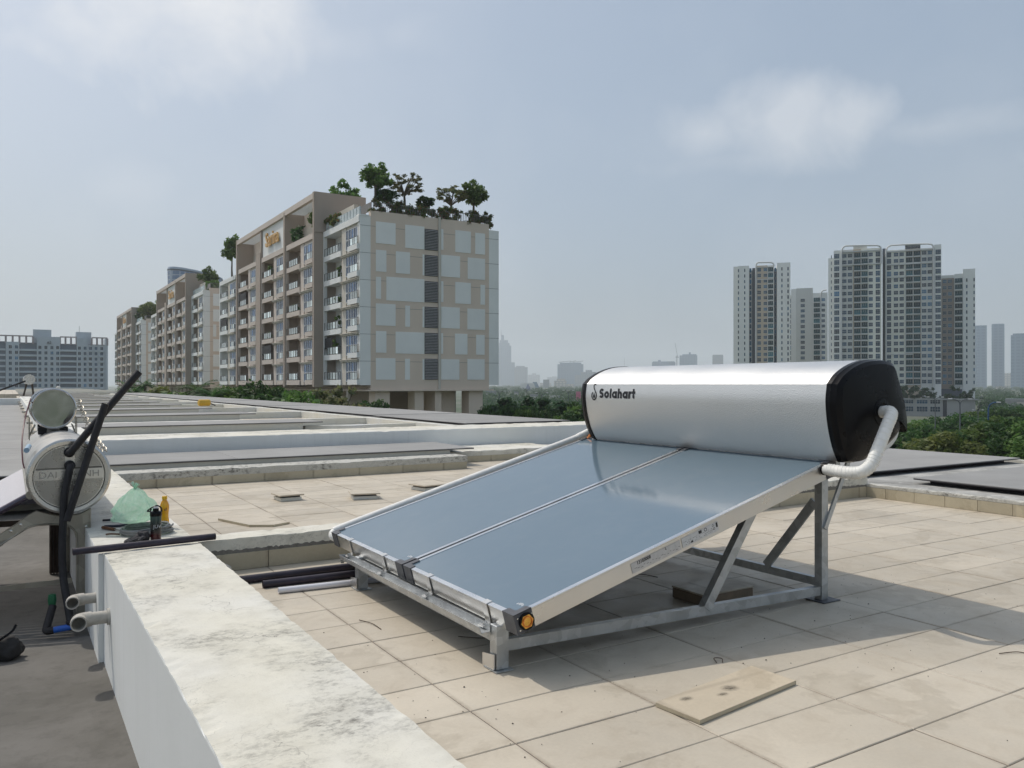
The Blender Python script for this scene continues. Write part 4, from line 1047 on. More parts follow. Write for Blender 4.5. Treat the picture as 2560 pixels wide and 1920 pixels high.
MB().beam((.36, LY+.03, -.14), (-.70, LY+.03, -.05-.10), .012, .034).build('tie_bar', [MAT['steel_dirty']], old)
MB().beam((.36, LY+1.72, .02), (-.70, LY+1.72, .05), .012, .05).build('tie_bar', [MAT['dark_steel']], old)
# corrugated back leg
m = MB()
for i in range(5): m.box(.29+.022*i, .29+.012+.022*i, LY+1.70, LY+1.74+(.006 if i % 2 else 0), -.425, .30)
m.box(.285, .40, LY+1.742, LY+1.75, -.425, .30); m.build('back_leg', [MAT['dark_steel']], old)
# pipes on the end plate
pa = MB().tube(curve_pts([(.341, 6.255, .733), (.341, 6.205, .735), (.362, 6.18, .760), (.55, 6.18, 1.005), (.765, 6.18, 1.28)], 5), .0245, 12).build('upper_pipe', [MAT['rubber']], old, smooth=40)
MB().tube([(.341, 6.254, .733), (.341, 6.235, .733)], .034, 14).build('pipe_collar', [MAT['rubber']], pa, smooth=40)
pb = MB().tube([(.548, 6.115, 1.062), (.319, 6.125, .29)], .0235, 12).build('leaning_pipe', [MAT['rubber']], old, smooth=40)
MB().beam((.455, 6.15, .875), (.505, 6.12, .868), .012, .012).build('cable_tie', [MAT['rubber']], pb)
pc = MB().tube(curve_pts([(.343, 6.254, .645), (.343, 6.205, .645), (.339, 6.175, .622), (.309, 6.16, .467), (.300, 6.15, .314), (.292, 6.13, .10), (.298, 6.10, -.08), (.318, 6.02, -.235), (.335, 5.95, -.36)], 6), .024, 12).build('lower_hose', [MAT['rubber']], old, smooth=40)
MB().lathe([(0, -.03), (.028, -.026), (.034, -.005), (.034, .02)], 14, 0, (.343, 6.225, .645), 'Y').build('pipe_collar', [MAT['rubber']], pc, smooth=40)
MB().tube([(.335, 5.95, -.38), (.335, 5.94, -.33)], .032, 12).build('tee_fitting', [MAT['rubber']], pc, smooth=40)
bp = MB().tube([(.205, 5.935, -.372), (.46, 5.925, -.355)], .020, 12).build('blue_pipe', [MAT['blue']], old, smooth=40)
MB().tube(curve_pts([(.235, 5.935, -.370), (.20, 5.94, -.372), (.20, 5.97, -.35), (.235, 6.04, -.24)], 5), .024, 12).build('elbow', [MAT['rubber']], bp, smooth=40)
MB().lathe([(0, -.04), (.022, -.035), (.026, .0), (.022, .035), (0, .04)], 12, 0, (.232, 6.06, -.205), 'Z').build('green_valve', [simple('green fitting', (.01, .12, .05), .4)], bp, smooth=40)
# feed drum on top
t = MB().lathe([(0, .010), (.120, .010), (.148, .0095), (.150, .0085), (.154, -.002), (.163, .004), (.163, .03), (.158, .035), (.158, .77), (.163, .775), (.163, .80), (0, .81)], 48, 0, (.297, 7.45, .998), 'Y').build('feed_drum', [MAT['mirror']], old, smooth=25)
for (x) in (.22, .37): MB().bbox(x-.03, x+.03, 7.50, 7.60, .79, .85, .004).build('drum_saddle', [MAT['rubber']], old)
MB().bbox(.20, .40, 8.05, 8.12, .79, .85, .004).build('drum_saddle', [MAT['rubber']], old)
rk = MB()
for (x0, x1) in ((.13, .17), (.46, .43)):
    for y in (7.47, 7.62):
        rk.tube([(x0, y, .75), (x0, y, .93)], .004, 5); rk.tube([(x0, y, .78), (x1, y, .87)], .004, 5)
rk.build('wire_rack', [MAT['steel_dirty']], old)
def chain(p, q, sag, n):
    p = Vector(p); q = Vector(q); m = MB()
    for k in range(n):
        c = p.lerp(q, (k+.5)/n)-Vector((0, 0, sag*4*((k+.5)/n)*(1-(k+.5)/n))); d = (q-p).normalized(); u = Vector((0, 1, 0)) if k % 2 else d.cross(Vector((0, 1, 0))).normalized()
        L = (q-p).length/n*.66
        m.tube([c+d*L*math.cos(a)+u*L*.45*math.sin(a) for a in [2*math.pi*i/8 for i in range(8)]], .0035, 4, 0, False, True)
    return m
chain((.468, 7.35, 1.07), (.585, 6.45, .72), .05, 22).build('chain', [MAT['steel_dirty']], old); chain((.47, 7.38, 1.03), (.56, 6.47, .70), .03, 22).build('chain', [MAT['steel_dirty']], old)
MB().tube(curve_pts([(.14, 7.5, 1.08), (.10, 7.2, .95), (.075, 6.9, .80), (.075, 6.75, .66), (.085, 6.7, .60)], 5), .005, 6).build('thin_hose', [simple('dark red hose', (.10, .02, .03), .5)], old, smooth=60)
MB().tube([(.112, 6.62, .758), (.095, 6.42, .745)], .018, 12).build('overflow_pipe', [MAT['paleblue']], old, smooth=40)
# wall outlets on the near parapet, each with its open elbow
for (y, zz_, r, label) in ((5.46, -.085, .036, 'farther old grey drain elbow on the shaded side of the parapet'), (4.96, -.080, .0405, 'nearer old grey drain elbow on the shaded side of the parapet')):
    t = thing('drain_elbow', label, 'drain pipe', (0, 0, 0), 0, 'drain elbows on the parapet')
    m = MB(); m.tube([(.47, y, zz_), (.365, y, zz_)], r*.86, 16); m.tube(curve_pts([(.375, y, zz_), (.340, y-.004, zz_), (.317, y-.02, zz_), (.311, y-.05, zz_), (.310, y-.075, zz_)], 6), r, 18, 0, False)
    m.build('pipe_body', [MAT['pvc_grey']], t, smooth=40)
    e = Vector((.310, y-.075, zz_)); n = 18
    ri = [e+Vector((math.cos(a), 0, math.sin(a)))*r*.84 for a in [2*math.pi*k/n for k in range(n)]]; ro = [e+Vector((math.cos(a), 0, math.sin(a)))*r for a in [2*math.pi*k/n for k in range(n)]]; rd = [p+Vector((0, .05, 0)) for p in ri]
    MB().add(ro+ri+rd, [(k, (k+1)%n, n+(k+1)%n, n+k) for k in range(n)]+[(n+k, n+(k+1)%n, 2*n+(k+1)%n, 2*n+k) for k in range(n)]).build('pipe_mouth', [MAT['pvc_grey']], t, smooth=30)
    MB().tube([(.4655, y, zz_), (.452, y, zz_)], r*1.12, 16).build('wall_collar', [MAT['pvc_grey']], t, smooth=40)
# far heater at the end of the left roofs
t = thing('far_tube_heater', 'black-tubed solar heater far away at the end of the left parapet', 'water heater', (.9, 57.5, .42))
m = MB()
for k in range(7): m.beam((-.1, .5*k, .95), (-2.6, .5*k, -.1), .10, .10)
m.build('collector_tubes', [MAT['rubber']], t); MB().lathe([(0, 0), (.32, 0), (.32, 3), (0, 3)], 14, 0, (.1, 0, 1.05), 'Y').build('tank', [MAT['stainless']], t, smooth=40)
m = MB()
for y in (.1, 1.5, 2.9): m.beam((.35, y, 0), (.25, y, .9), .06, .06); m.beam((-.2, y, 0), (.0, y, .9), .06, .06)
m.build('stand', [MAT['dark_steel']], t)
t = thing('roof_dome', 'small round white ventilator on the far roof near the black heater', 'ventilator', (2.6, 59, .40)); MB().lathe([(.12, 0), (.12, .3), (.16, .42), (.15, .55), (.08, .64), (0, .66)], 18).build('ventilator_shell', [MAT['plaster']], t, smooth=50)  # small ball-shaped roof ventilator

# ================================================================ the terrace apartment blocks
MAT.update(
 b_white=simple('pale grey facade paint', (.78, .79, .77), .8, var=.05, scale=.25, streak=(1, 1, .3)),
 b_panel=simple('pale blue-grey facade panel', (.82, .82, .785), .8, var=.04, scale=.3, rnd=.02),
 b_beige=simple('beige facade paint', (.70, .585, .48), .8, var=.05, scale=.25, streak=(1, 1, .3)),
 b_brown=simple('taupe facade paint', (.40, .335, .28), .8, var=.06, scale=.25, streak=(1, 1, .3)),
 b_slab=simple('taupe balcony paint', (.58, .51, .45), .8, var=.05, scale=.3),
 b_cream=simple('cream trim paint', (.58, .54, .47), .8, var=.05, scale=.4),
 b_glass=m_glass_facade('blue window glass', (.035, .085, .18), .10, .5, .55),
 b_rail=m_glass_facade('pale balustrade glass', (.42, .48, .48), .12, .25, .8),
 b_frame=simple('white window frame', (.62, .64, .65), .5, var=.04),
 b_post=simple('dark balustrade post', (.06, .065, .06), .5),
 b_dark=simple('dark interior', (.03, .032, .035), .8),
 b_louv=simple('louvre blade', (.34, .33, .32), .6, .2),
 gold=simple('gold sign letters', (.62, .36, .10), .35, .6, var=.1),
)
FH = 3.35; Z0 = 1.05
# ---- shared cell meshes
def cell_meshes(pal):
    slab, wall = (MAT['b_white'], MAT['b_white']) if pal == 'w' else (MAT['b_slab'], MAT['b_brown'])
    M_ = {}
    M_['loggia'] = MB().box(-.14, .3, 6.55, 13.05, 0, .70).box(.301, 1.75, 6.55, 13.05, .08, .30).mesh('loggia_slab', [slab])
    r = MB(); r.box(-.10, -.06, 6.58, 13.02, 1.70, 1.75)
    for k in range(7): y = 6.6+k*1.06; r.box(-.105, -.055, y, y+.05, .701, 1.70)
    M_['lrail'] = r.mesh('railing', [MAT['b_post']])
    M_['lpane'] = MB().bbox(-.095, -.068, 0, .80, .80, 1.66, .005).mesh('glass_pane', [MAT['b_rail']])
    M_['wslab'] = MB().box(-.32, .02, .22, 3.55, .06, .70).mesh('window_balcony', [slab])
    r = MB(); r.box(-.28, -.24, .26, 3.5, 1.60, 1.65)
    for k in range(5): y = .28+k*.80; r.box(-.285, -.235, y, y+.05, .701, 1.60)
    M_['wrail'] = r.mesh('railing', [MAT['b_post']])
    M_['wgl'] = MB().bbox(-.275, -.248, 0, .70, .76, 1.56, .005).mesh('glass_pane', [MAT['b_rail']])
    M_['canopy'] = MB().box(-.34, .02, .22, 6.45, 3.16, 3.24).box(-.22, .01, .3, 6.4, 2.98, 3.159).mesh('canopy', [MAT['b_cream']])
    w = MB()
    for y in (.42, 1.28, 2.15, 3.0, 3.9, 4.9): w.box(.0, .10, y, y+.10, .5, 2.97)
    w.box(.0, .11, .42, 5.0, 1.62, 1.74); w.box(.0, .11, .42, 5.0, 2.87, 2.97); w.box(.0, .11, .42, 5.0, .42, .5)
    M_['wframe'] = w.mesh('window', [MAT['b_frame']])
    M_['wpane'] = MB().box(.055, .07, 0, .80, .51, 2.9).mesh('pane', [MAT['b_glass']])
    d = MB()
    for y in (6.8, 7.5, 8.2, 8.9): d.box(1.50, 1.58, y, y+.10, .31, 2.85)
    d.box(1.50, 1.59, 6.8, 9.0, 2.85, 2.95)
    M_['dframe'] = d.mesh('door', [MAT['b_frame']])
    M_['dpane'] = MB().box(1.545, 1.56, 6.85, 8.95, .31, 2.85).mesh('pane', [MAT['b_glass']])
    return M_
CELL = {'w': cell_meshes('w'), 'b': cell_meshes('b')}
RECTS = [(38.66,41.3,18.71,21.41),(42.63,45.3,18.47,21.4),(47.69,48.02,18.66,21.35),(49.77,52.09,18.54,21.43),(52.77,54.26,18.54,21.37),(38.66,40.06,15.2,17.89),(41.34,43.28,15.16,17.92),(45.04,45.3,15.14,17.84),(47.69,50.47,15.19,18.02),(51.62,54.26,15.14,17.98),(38.66,39.34,11.81,14.53),(40.06,45.3,11.67,14.64),(47.69,48.02,11.86,14.58),(49.77,52.09,11.79,14.61),(53.57,54.26,11.82,14.48),(38.66,41.3,8.49,11.22),(42.63,43.28,8.46,11.14),(45.04,45.3,8.46,11.11),(47.69,50.43,8.47,11.25),(51.58,54.26,8.43,11.21),(38.66,40.06,5.1,7.79),(41.3,45.3,5.04,7.79),(47.69,47.98,5.13,7.81),(49.73,51.58,5.09,7.82),(52.91,54.2,5.11,7.77),(38.66,41.28,1.73,4.43),(42.59,43.27,1.74,4.4),(45.04,45.3,1.75,4.38),(47.69,50.37,1.76,4.44),(51.58,54.2,1.77,4.51)]
LEN = 79.0
def sarina(name, label, Yg, detail):
    B = thing(name, label, 'apartment building', (36.6, Yg, 0), 0, 'terrace apartment blocks in a row')
    # core and gable
    w = MB(); w.box(1.4, 18.3, 0, .7, .5, 22.7); w.box(1.62, 18.28, .701, LEN-.7, .55, 21.6); w.box(1.4, 18.3, LEN-.7, LEN, .5, 22.7)
    w.box(.9, 18.9, -.35, LEN, .30, .499)
    w.build('wall', [MAT['b_beige']], B)
    c = MB(); c.box(0, 1.399, .04, .9, 1.05, 21.95); c.box(18.301, 19.85, .04, LEN-.1, 1.05, 21.94); c.box(-.12, 1.2, -.02, 1.0, 21.951, 22.12); c.box(.02, 1.39, LEN-.9, LEN-.05, 1.05, 21.95)
    c.build('corner_wall', [MAT['b_panel']], B)
    jn = MB()
    for k in range(1, 7):
        z = Z0+FH*k-.4; jn.box(-.004, 1.39, .034, .039, z, z+.045); jn.box(18.31, 19.84, .034, .039, z, z+.045); jn.box(1.41, 18.29, -.006, -.002, z+.0, z+.04)
    jn.build('joint_line', [simple('facade joint', (.22, .21, .2), .9)] if 'fj' not in MAT else [MAT['fj']], B)
    for (a, b, z0, z1) in RECTS:
        MB().box(a-36.6, b-36.6, -.05, -.001, z0, z1).build('wall_panel', [MAT['b_panel']], B)
    MB().box(10.66, 10.98, -.18, -.001, .5, 22.85).build('riser_duct', [MAT['b_cream']], B)
    for z in (18.45, 15.11, 11.73, 8.43, 5.08, 1.75):
        lv = MB().box(8.74, 10.62, -.04, -.001, z, z+2.70).build('louvre', [MAT['b_dark']], B)
        s = MB()
        for k in range(13): zz_ = z+.1+k*.2; s.add([(8.76, -.05, zz_+.10), (10.60, -.05, zz_+.10), (10.60, -.14, zz_), (8.76, -.14, zz_)], [(0, 1, 2, 3)]); s.box(8.76, 10.60, -.155, -.13, zz_-.03, zz_+.015)
        s.build('blade_set', [MAT['b_louv']], lv)
    # pilotis, ground floor
    for (a, b) in ((2.1, 4.05), (7.5, 8.75), (10.4, 11.3), (15.4, 17.5)): MB().box(a, b, .3, 2.4, -15, .299).build('column', [MAT['b_beige']], B)
    for k in range(14): y = 6+k*5.3; MB().box(.6, .95, y, y+.35, -15, .299).build('column', [MAT['b_cream']], B)
    MB().box(6, 18, 9, LEN-4, -15, .298).build('ground_floor_wall', [MAT['b_brown']], B)
    MB().box(11.5, 14.5, 2.6, 9, -15, .298).build('ground_floor_wall', [MAT['b_beige']], B)
    # bays
    bays = [(0.0, 'w', 0.0), (14.0, 'b', -1.1), (28.0, 'b', -1.1), (44.2, 'b', -1.1), (64.6, 'w', 0.0)]
    for bi, (y0, pal, x0) in enumerate(bays):
        C = CELL[pal]
        wl = MAT['b_white'] if pal == 'w' else MAT['b_brown']
        pr = MB(); pr.box(x0+.02, 1.62, y0+5.0, y0+6.5, Z0, 21.2); pr.box(x0+.12, 1.61, y0+.3, y0+4.99, Z0, 21.19)
        if x0 < 0: pr.box(x0+1.62, 1.61, y0+.05, y0+13.2, Z0+.4, 21.2)
        pr.build('pier', [MAT['b_cream'] if pal == 'w' else MAT['b_slab']], B)
        bk = MB(); bk.box(x0+1.60, x0+1.64, y0+6.5, y0+13.3, Z0, 21.2); bk.build('loggia_back_wall', [wl], B)
        MB().box(x0-.15, 1.6, y0+.05, y0+13.35, 21.18, 21.95).build('roof_fascia', [MAT['b_white'] if pal == 'w' else MAT['b_slab']], B)
        MB().box(x0-.16, x0+.30, y0+13.06, y0+13.34, Z0, 21.17).build('bay_edge', [MAT['b_white'] if pal == 'w' else MAT['b_slab']], B)
        for f in range(6):
            z = Z0+FH*f; O = (x0, y0, z)
            if detail and (bi, f) in ((2, 1), (4, 3), (3, 4), (0, 1)): MB().box(x0-.05, x0+.0, y0+(8.0 if bi else 10.2), y0+13.0, z+1.5, z+3.0).build('balcony_screen', [MAT['b_dark']], B)
            a = obj('loggia_slab', C['loggia'], B, O); ra = obj('railing', C['lrail'], a)
            b = obj('window_balcony', C['wslab'], B, O); rb_ = obj('railing', C['wrail'], b)
            if f < 5: obj('canopy', C['canopy'], B, (x0, y0, z))
            wn = obj('window', C['wframe'], B, O)
            for k in range(5): obj('pane', C['wpane'], wn, (0, (.51, 1.37, 2.24, 3.09, 4.05)[k], 0))
            dr = obj('door', C['dframe'], B, O); obj('pane', C['dpane'], dr)
            if detail or f % 1 == 0:
                for k in range(4 if detail else 3): obj('glass_pane', C['lpane'], a, (0, 7.75+1.06*k+(0 if detail else .5), 0))
                for k in range(3): obj('glass_pane', C['wgl'], b, (0, .38+.80*k, .0))
    # fins
    def fin(y, y1, x0, z1, mat): MB().box(x0, 1.58, y, y1, .8, z1).build('fin_wall', [mat], B)
    fin(13.42, 14.0, -1.45, 27.4, MAT['b_brown']); fin(27.3, 27.98, -1.45, 27.0, MAT['b_brown']); fin(41.4, 44.15, -1.45, 22.9, MAT['b_brown']); fin(41.4, 41.95, -1.44, 27.0, MAT['b_brown']) if False else None
    fin(57.5, 58.2, -1.45, 27.4, MAT['b_brown']); fin(58.3, 64.4, .0, 21.9, MAT['b_white']); fin(78.0, 78.9, 0, 21.9, MAT['b_white'])
    # roof frame: front beam, pergola slats, sign panel, back walls
    rf = MB(); rf.box(-1.42, -.9, 14.0, 57.5, 26.5, 27.3).box(1.55, 2.1, 13.45, 58.2, 22, 27.3).build('roof_frame', [MAT['b_slab']], B)
    MB().box(-1.40, 6, 13.3, 13.41, 21.9, 27.4).build('roof_wall', [MAT['b_brown']], B)
    MB().box(-1.3, 1.54, 41.3, 41.8, 22, 26.49).build('roof_wall', [MAT['b_brown']], B)
    if 'slat' not in CELL: CELL['slat'] = MB().box(-.89, 1.54, 0, .16, 26.75, 26.95).mesh('pergola_slat', [MAT['b_white']])
    for (a, b) in ((14.1, 27.2), (42.2, 57.4)):
        y = a
        while y < b: obj('pergola_slat', CELL['slat'], B, (0, y, 0)); y += .55
    MB().box(-1.05, -.8, 28.05, 41.2, 22.0, 26.48).build('sign_panel', [MAT['b_white']], B)
    me = text_mesh('Sarina', 2.9, .10, MAT['gold'], .03); me.transform(Matrix.Translation((-1.35, 34.6, 23.3)) @ Matrix.Rotation(R(-90), 4, 'Z') @ Matrix.Rotation(R(90), 4, 'X') @ Matrix.Diagonal((1.06, 1.1, 1, 1)))
    obj('lettering', me, B)
    pp = MB(); pp.box(.2, .3, .5, 13.2, 22.13, 23.2); 
    for k in range(12): pp.box(.16, .34, .6+k*1.1, .72+k*1.1, 22.13, 23.25)
    pp.build('roof_balustrade', [MAT['b_rail']], B)
    # roof terrace wall and gable fence
    MB().box(1.5, 2.0, 6, 60, 22.0, 24.6).build('roof_wall', [MAT['b_cream']], B)
    MB().box(1.5, 18.2, 3, LEN-3, 21.6, 22.3).build('roof_slab', [MAT['b_beige']], B)
    fe = MB(); fe.box(1.5, 18.2, .12, .17, 23.75, 23.82)
    for k in range(70): x = 1.52+k*.24; fe.box(x, x+.05, .12, .17, 22.7, 23.75)
    fe.box(1.5, 1.56, .18, 5, 22.7, 23.8); fe.build('gable_fence', [simple('grey railing', (.20, .19, .18), .7)], B)
    return B
MAT['fj'] = simple('facade joint', (.22, .21, .2), .9)
SB1 = sarina('apartment_block', 'nearest beige and white apartment block with rooftop trees and patchwork gable', 94.9, True)
SB2 = sarina('apartment_block', 'middle apartment block of the row, partly behind the nearest one', 190.0, False)
SB3 = sarina('apartment_block', 'farthest apartment block of the row, next to the grey block marked A2', 290.5, False)

# ================================================================ ground and planting
GZ = -15.0
gt = NT('ground cover'); gp = gt.pos()
gc = gt.mix(gt.ramp(gt.noise(gp, .012, 6, .6), .4, .6), (.055, .085, .04, 1), (.11, .12, .085, 1)); gc = gt.mix(gt.ramp(gt.noise(gp, .05, 5), .55, .7), gc, (.2, .19, .17, 1))
struct('ground', MB().add([(-9300, -9300, GZ), (9300, -9300, GZ), (9300, 9300, GZ), (-9300, 9300, GZ)], [(0, 1, 2, 3)]), gt.bsdf(gc, .95))
MAT.update(
 leaf_a=m_leaf('mid green leaves', (.075, .15, .03, 1), (.15, .23, .055, 1)),
 leaf_b=m_leaf('dark green leaves', (.035, .09, .022, 1), (.07, .14, .038, 1)),
 leaf_c=m_leaf('olive leaves', (.085, .12, .028, 1), (.17, .18, .05, 1)),
 leaf_d=m_leaf('dry brown-green leaves', (.11, .145, .06, 1), (.20, .19, .09, 1)),
 leaf_far=m_leaf('blue-green leaves', (.028, .075, .03, 1), (.06, .12, .045, 1)),
 bougain=m_leaf('bougainvillea', (.12, .15, .05, 1), (.12, .21, .05, 1), .5, (.80, .06, .13, 1)),
 bark=simple('bark', (.10, .085, .065), .9, var=.3, scale=3),
)
def leaf_cloud(name, n, clumps, size, mat, squash=1.0, seed=0, up=.35, shell=.6):
    """crown: clumps of small leaf blades; clumps = [(x,y,z,r)]"""
    g = np.random.default_rng(seed); C = np.array(clumps, float)
    wts = C[:, 3]**2; idx = g.choice(len(C), n, p=wts/wts.sum())
    d = g.normal(size=(n, 3)); d /= np.linalg.norm(d, axis=1)[:, None]
    rad = C[idx, 3]*(shell+(1-shell)*g.random(n))*(.75+.35*g.random(n)); c = C[idx, :3]+d*rad[:, None]*np.array([1, 1, squash])
    nr = d+g.normal(size=(n, 3))*.9; nr[:, 2] += up; nr /= np.linalg.norm(nr, axis=1)[:, None]
    t = np.cross(nr, g.normal(size=(n, 3))); t /= np.linalg.norm(t, axis=1)[:, None]; b = np.cross(nr, t)
    s = size*(.6+.8*g.random(n))[:, None]
    V = np.empty((n, 4, 3)); V[:, 0] = c-t*s; V[:, 1] = c-b*s*.45; V[:, 2] = c+t*s; V[:, 3] = c+b*s*.45
    me = bpy.data.meshes.new(name); me.vertices.add(n*4); me.vertices.foreach_set('co', V.ravel())
    me.loops.add(n*4); me.loops.foreach_set('vertex_index', np.arange(n*4)); me.polygons.add(n)
    me.polygons.foreach_set('loop_start', np.arange(0, n*4, 4)); me.polygons.foreach_set('loop_total', np.full(n, 4)); me.materials.append(mat); me.update(); me.validate(); return me
def clump_set(k, rx, rz, zc, r0, r1, seed, hollow=.35):
    g = random.Random(seed); out = []
    for i in range(k):
        while True:
            x, y, z = g.uniform(-1, 1), g.uniform(-1, 1), g.uniform(-1, 1); q = math.sqrt(x*x+y*y+z*z)
            if hollow < q < 1: break
        out.append((x*rx, y*rx, zc+z*rz, g.uniform(r0, r1)))
    return out
def limbs(h, clumps, r, seed, fork=.6, n=7):
    g = random.Random(seed); m = MB(); top = Vector((g.uniform(-.1, .1)*h*.3, g.uniform(-.1, .1)*h*.3, h))
    m.tube([(0, 0, 0), (top.x*.3+.02*h, top.y*.3, h*.4), tuple(top)], [r, r*.8, r*.6], 7)
    for c in g.sample(clumps, min(n, len(clumps))):
        e = Vector(c[:3]); a = top*g.uniform(.75, 1.0); mid = a.lerp(e, .5)+Vector((g.uniform(-.2, .2), g.uniform(-.2, .2), g.uniform(0, .3)))*h*.15
        m.tube([tuple(a), tuple(mid), tuple(e)], [r*.5, r*.32, r*.12], 5)
    return m
# prototypes: unit-height trees (height 1)
PROTO = {}
def proto(key, n, k, rx, rz, zc, r0, r1, size, mat, seed, trunk=.45, tr=.03, shell=.55, hollow=.35, nb=8, squash=.9):
    cl = clump_set(k, rx, rz, zc, r0, r1, seed, hollow)
    PROTO[key] = (leaf_cloud('crown', n, cl, size, MAT[mat], squash, seed, .35, shell), limbs(trunk, cl, tr, seed, .6, nb).mesh('trunk', [MAT['bark']], 50))
proto('round1', 1500, 30, .25, .27, .66, .05, .12, .042, 'leaf_a', 1)
proto('round2', 1500, 28, .27, .25, .68, .05, .12, .042, 'leaf_a', 2, .5)
proto('sparse1', 900, 46, .32, .32, .66, .035, .065, .034, 'leaf_d', 3, .4, .026, .4, .45, 26)
proto('sparse2', 1300, 46, .34, .30, .66, .04, .08, .034, 'leaf_d', 4, .35, .03, .4, .4, 24)
proto('bush', 2200, 30, .40, .40, .48, .10, .2, .055, 'leaf_b', 5, .3, .04)
proto('bush2', 2200, 30, .40, .40, .48, .10, .2, .055, 'leaf_a', 6, .3, .04)
proto('spiky', 1600, 20, .40, .34, .6, .10, .20, .08, 'leaf_b', 7, .4, .06, .2)
proto('dense1', 6000, 24, .34, .40, .56, .09, .20, .030, 'leaf_b', 8, .4, .03, .72)
proto('dense2', 6000, 24, .36, .38, .56, .09, .20, .030, 'leaf_a', 9, .4, .03, .72)
proto('dense3', 6000, 24, .36, .36, .58, .09, .20, .030, 'leaf_c', 10, .4, .03, .72)
# conical dark trees
def cone_clumps(seed):
    g = random.Random(seed); out = []
    for i in range(46):
        z = g.uniform(.12, .97); rr = .24*(1-z)**.8+.02; a = g.uniform(0, 6.28); q = g.uniform(.2, 1); out.append((rr*q*math.cos(a), rr*q*math.sin(a), z, .05+.07*(1-z)))
    return out
for i, s in enumerate((21, 22)):
    cl = cone_clumps(s); PROTO['cone%d' % (i+1)] = (leaf_cloud('crown', 2400, cl, .030, MAT['leaf_far'], 1, s, .3, .4), limbs(.5, cl, .022, s, .6, 6).mesh('trunk', [MAT['bark']], 50))
def tree(key, loc, h, label, cat='tree', name='tree', group=None, wide=1.0, rz=None, ground=None):
    t = thing(name, label, cat, loc, random.uniform(0, 6.28) if rz is None else rz, group); c, b = PROTO[key]
    o = obj('crown', c, t); o.scale = (h*wide, h*wide, h); o = obj('trunk', b, t); o.scale = (h*wide, h*wide, h)
    if ground is not None and loc[2]-ground > .1: MB().tube([(0, 0, ground-loc[2]), (0, 0, .02*h)], [.22, .16], 7).build('lower_trunk', [MAT['bark']], t, smooth=50)
    return t
def on_roof(px, py, Y):
    v = bearing(px); d = Y/v.y; return Vector((v.x*d, Y, EYE-(py-960)/FPX*d)), d
# rooftop garden of the nearest block (column, base row, top row, kind, label)
RT = [(938, 512, 397, 'round1', 1.3, 'tall round-crowned tree on the left of the gable roof garden'),
      (1011, 512, 428, 'sparse1', 1.75, 'thin-leaved spreading tree in the middle of the gable roof garden'),
      (968, 512, 466, 'bush', 1.45, 'dense dark green bush between the two tallest rooftop trees'),
      (1060, 524, 488, 'spiky', 1.6, 'dark spiky shrub in the middle of the gable roof garden'),
      (1128, 530, 462, 'sparse2', 1.75, 'brownish thin-leaved tree left of the rightmost rooftop tree'),
      (1182, 552, 444, 'round2', 1.2, 'round-crowned tree at the right end of the gable roof garden')]
for (px, pb, pt, k, wd, lb) in RT:
    p, d = on_roof(px, pb, 96.6); h = (pb-pt)/FPX*d; p.z -= .2; tree(k, p, h*1.02, lb, 'tree', 'rooftop_tree', 'trees on the nearest block roof', wd)
p, d = on_roof(860, 540, 112); tree('round2', (p.x, p.y, 22.3), 8.5, 'rooftop tree behind the brown roof wall of the nearest block', 'tree', 'rooftop_tree', 'trees on the nearest block roof', .95)
p, d = on_roof(822, 520, 116); tree('bush2', (p.x, p.y, 23.5), 5.2, 'leafy bush poking over the brown roof frame of the nearest block', 'bush', 'rooftop_bush', None, 1.2)
tree('round1', (36.8, 163.5, 22.0), 8.6, 'rooftop tree at the far end of the nearest block, left of its roof frame', 'tree', 'rooftop_tree', 'trees on the nearest block roof', .8)
# bougainvillea hedge along the gable edge: one hedge per planter length
for i, (xa, xb, zt, lb) in enumerate(((1.6, 6.2, 1.7, 'green and red creeper hedge behind the left gable fence'), (6.4, 10.4, 1.5, 'red flowering hedge in the middle of the gable roof edge'), (10.8, 14.6, 1.9, 'bright red flowering hedge right of the riser duct on the roof edge'), (14.8, 18.9, 1.7, 'straggling red creeper at the right corner of the gable roof'))):
    t = thing('flower_hedge', lb, 'hedge', (36.6+xa, 94.9+.55, 22.5)); cl = [(random.uniform(0, xb-xa), random.uniform(-.5, .6), random.uniform(.15, zt), random.uniform(.25, .5)) for _ in range(40)]
    obj('foliage', leaf_cloud('foliage', 2600, cl, .17, MAT['bougain'], .9, 40+i, .3, .3), t)
    m = MB()
    for k in range(6): x = (xb-xa)*(k+.5)/6; m.tube([(x, 0, 0), (x+.1, 0, zt*.6)], [.04, .02], 5)
    m.build('stems', [MAT['bark']], t)
t = thing('flower_hedge', 'orange-red flowering shrub on the white bay roof beside the brown wall', 'hedge', (36.6, 104.5, 22.1)); cl = [(random.uniform(-.2, .6), random.uniform(-2, 3.6), random.uniform(.2, 1.7), random.uniform(.25, .5)) for _ in range(22)]; obj('foliage', leaf_cloud('foliage', 1500, cl, .17, MAT['bougain'], .9, 51, .3, .3), t); MB().tube([(0, 0, 0), (0, .4, 1.0)], [.05, .03], 5).build('stems', [MAT['bark']], t)
t = thing('roof_planter_shrub', 'green fern-like shrub under the pergola right of the sign', 'shrub', (35.7, 118.2, 22.0)); cl = [(random.uniform(-.3, .6), random.uniform(-1.4, 1.4), random.uniform(.3, 2.0), random.uniform(.3, .6)) for _ in range(16)]; obj('foliage', leaf_cloud('foliage', 1100, cl, .2, MAT['leaf_b'], .9, 52, .3, .3), t); MB().tube([(0, 0, 0), (0, .2, 1.2)], [.05, .03], 5).build('stems', [MAT['bark']], t)
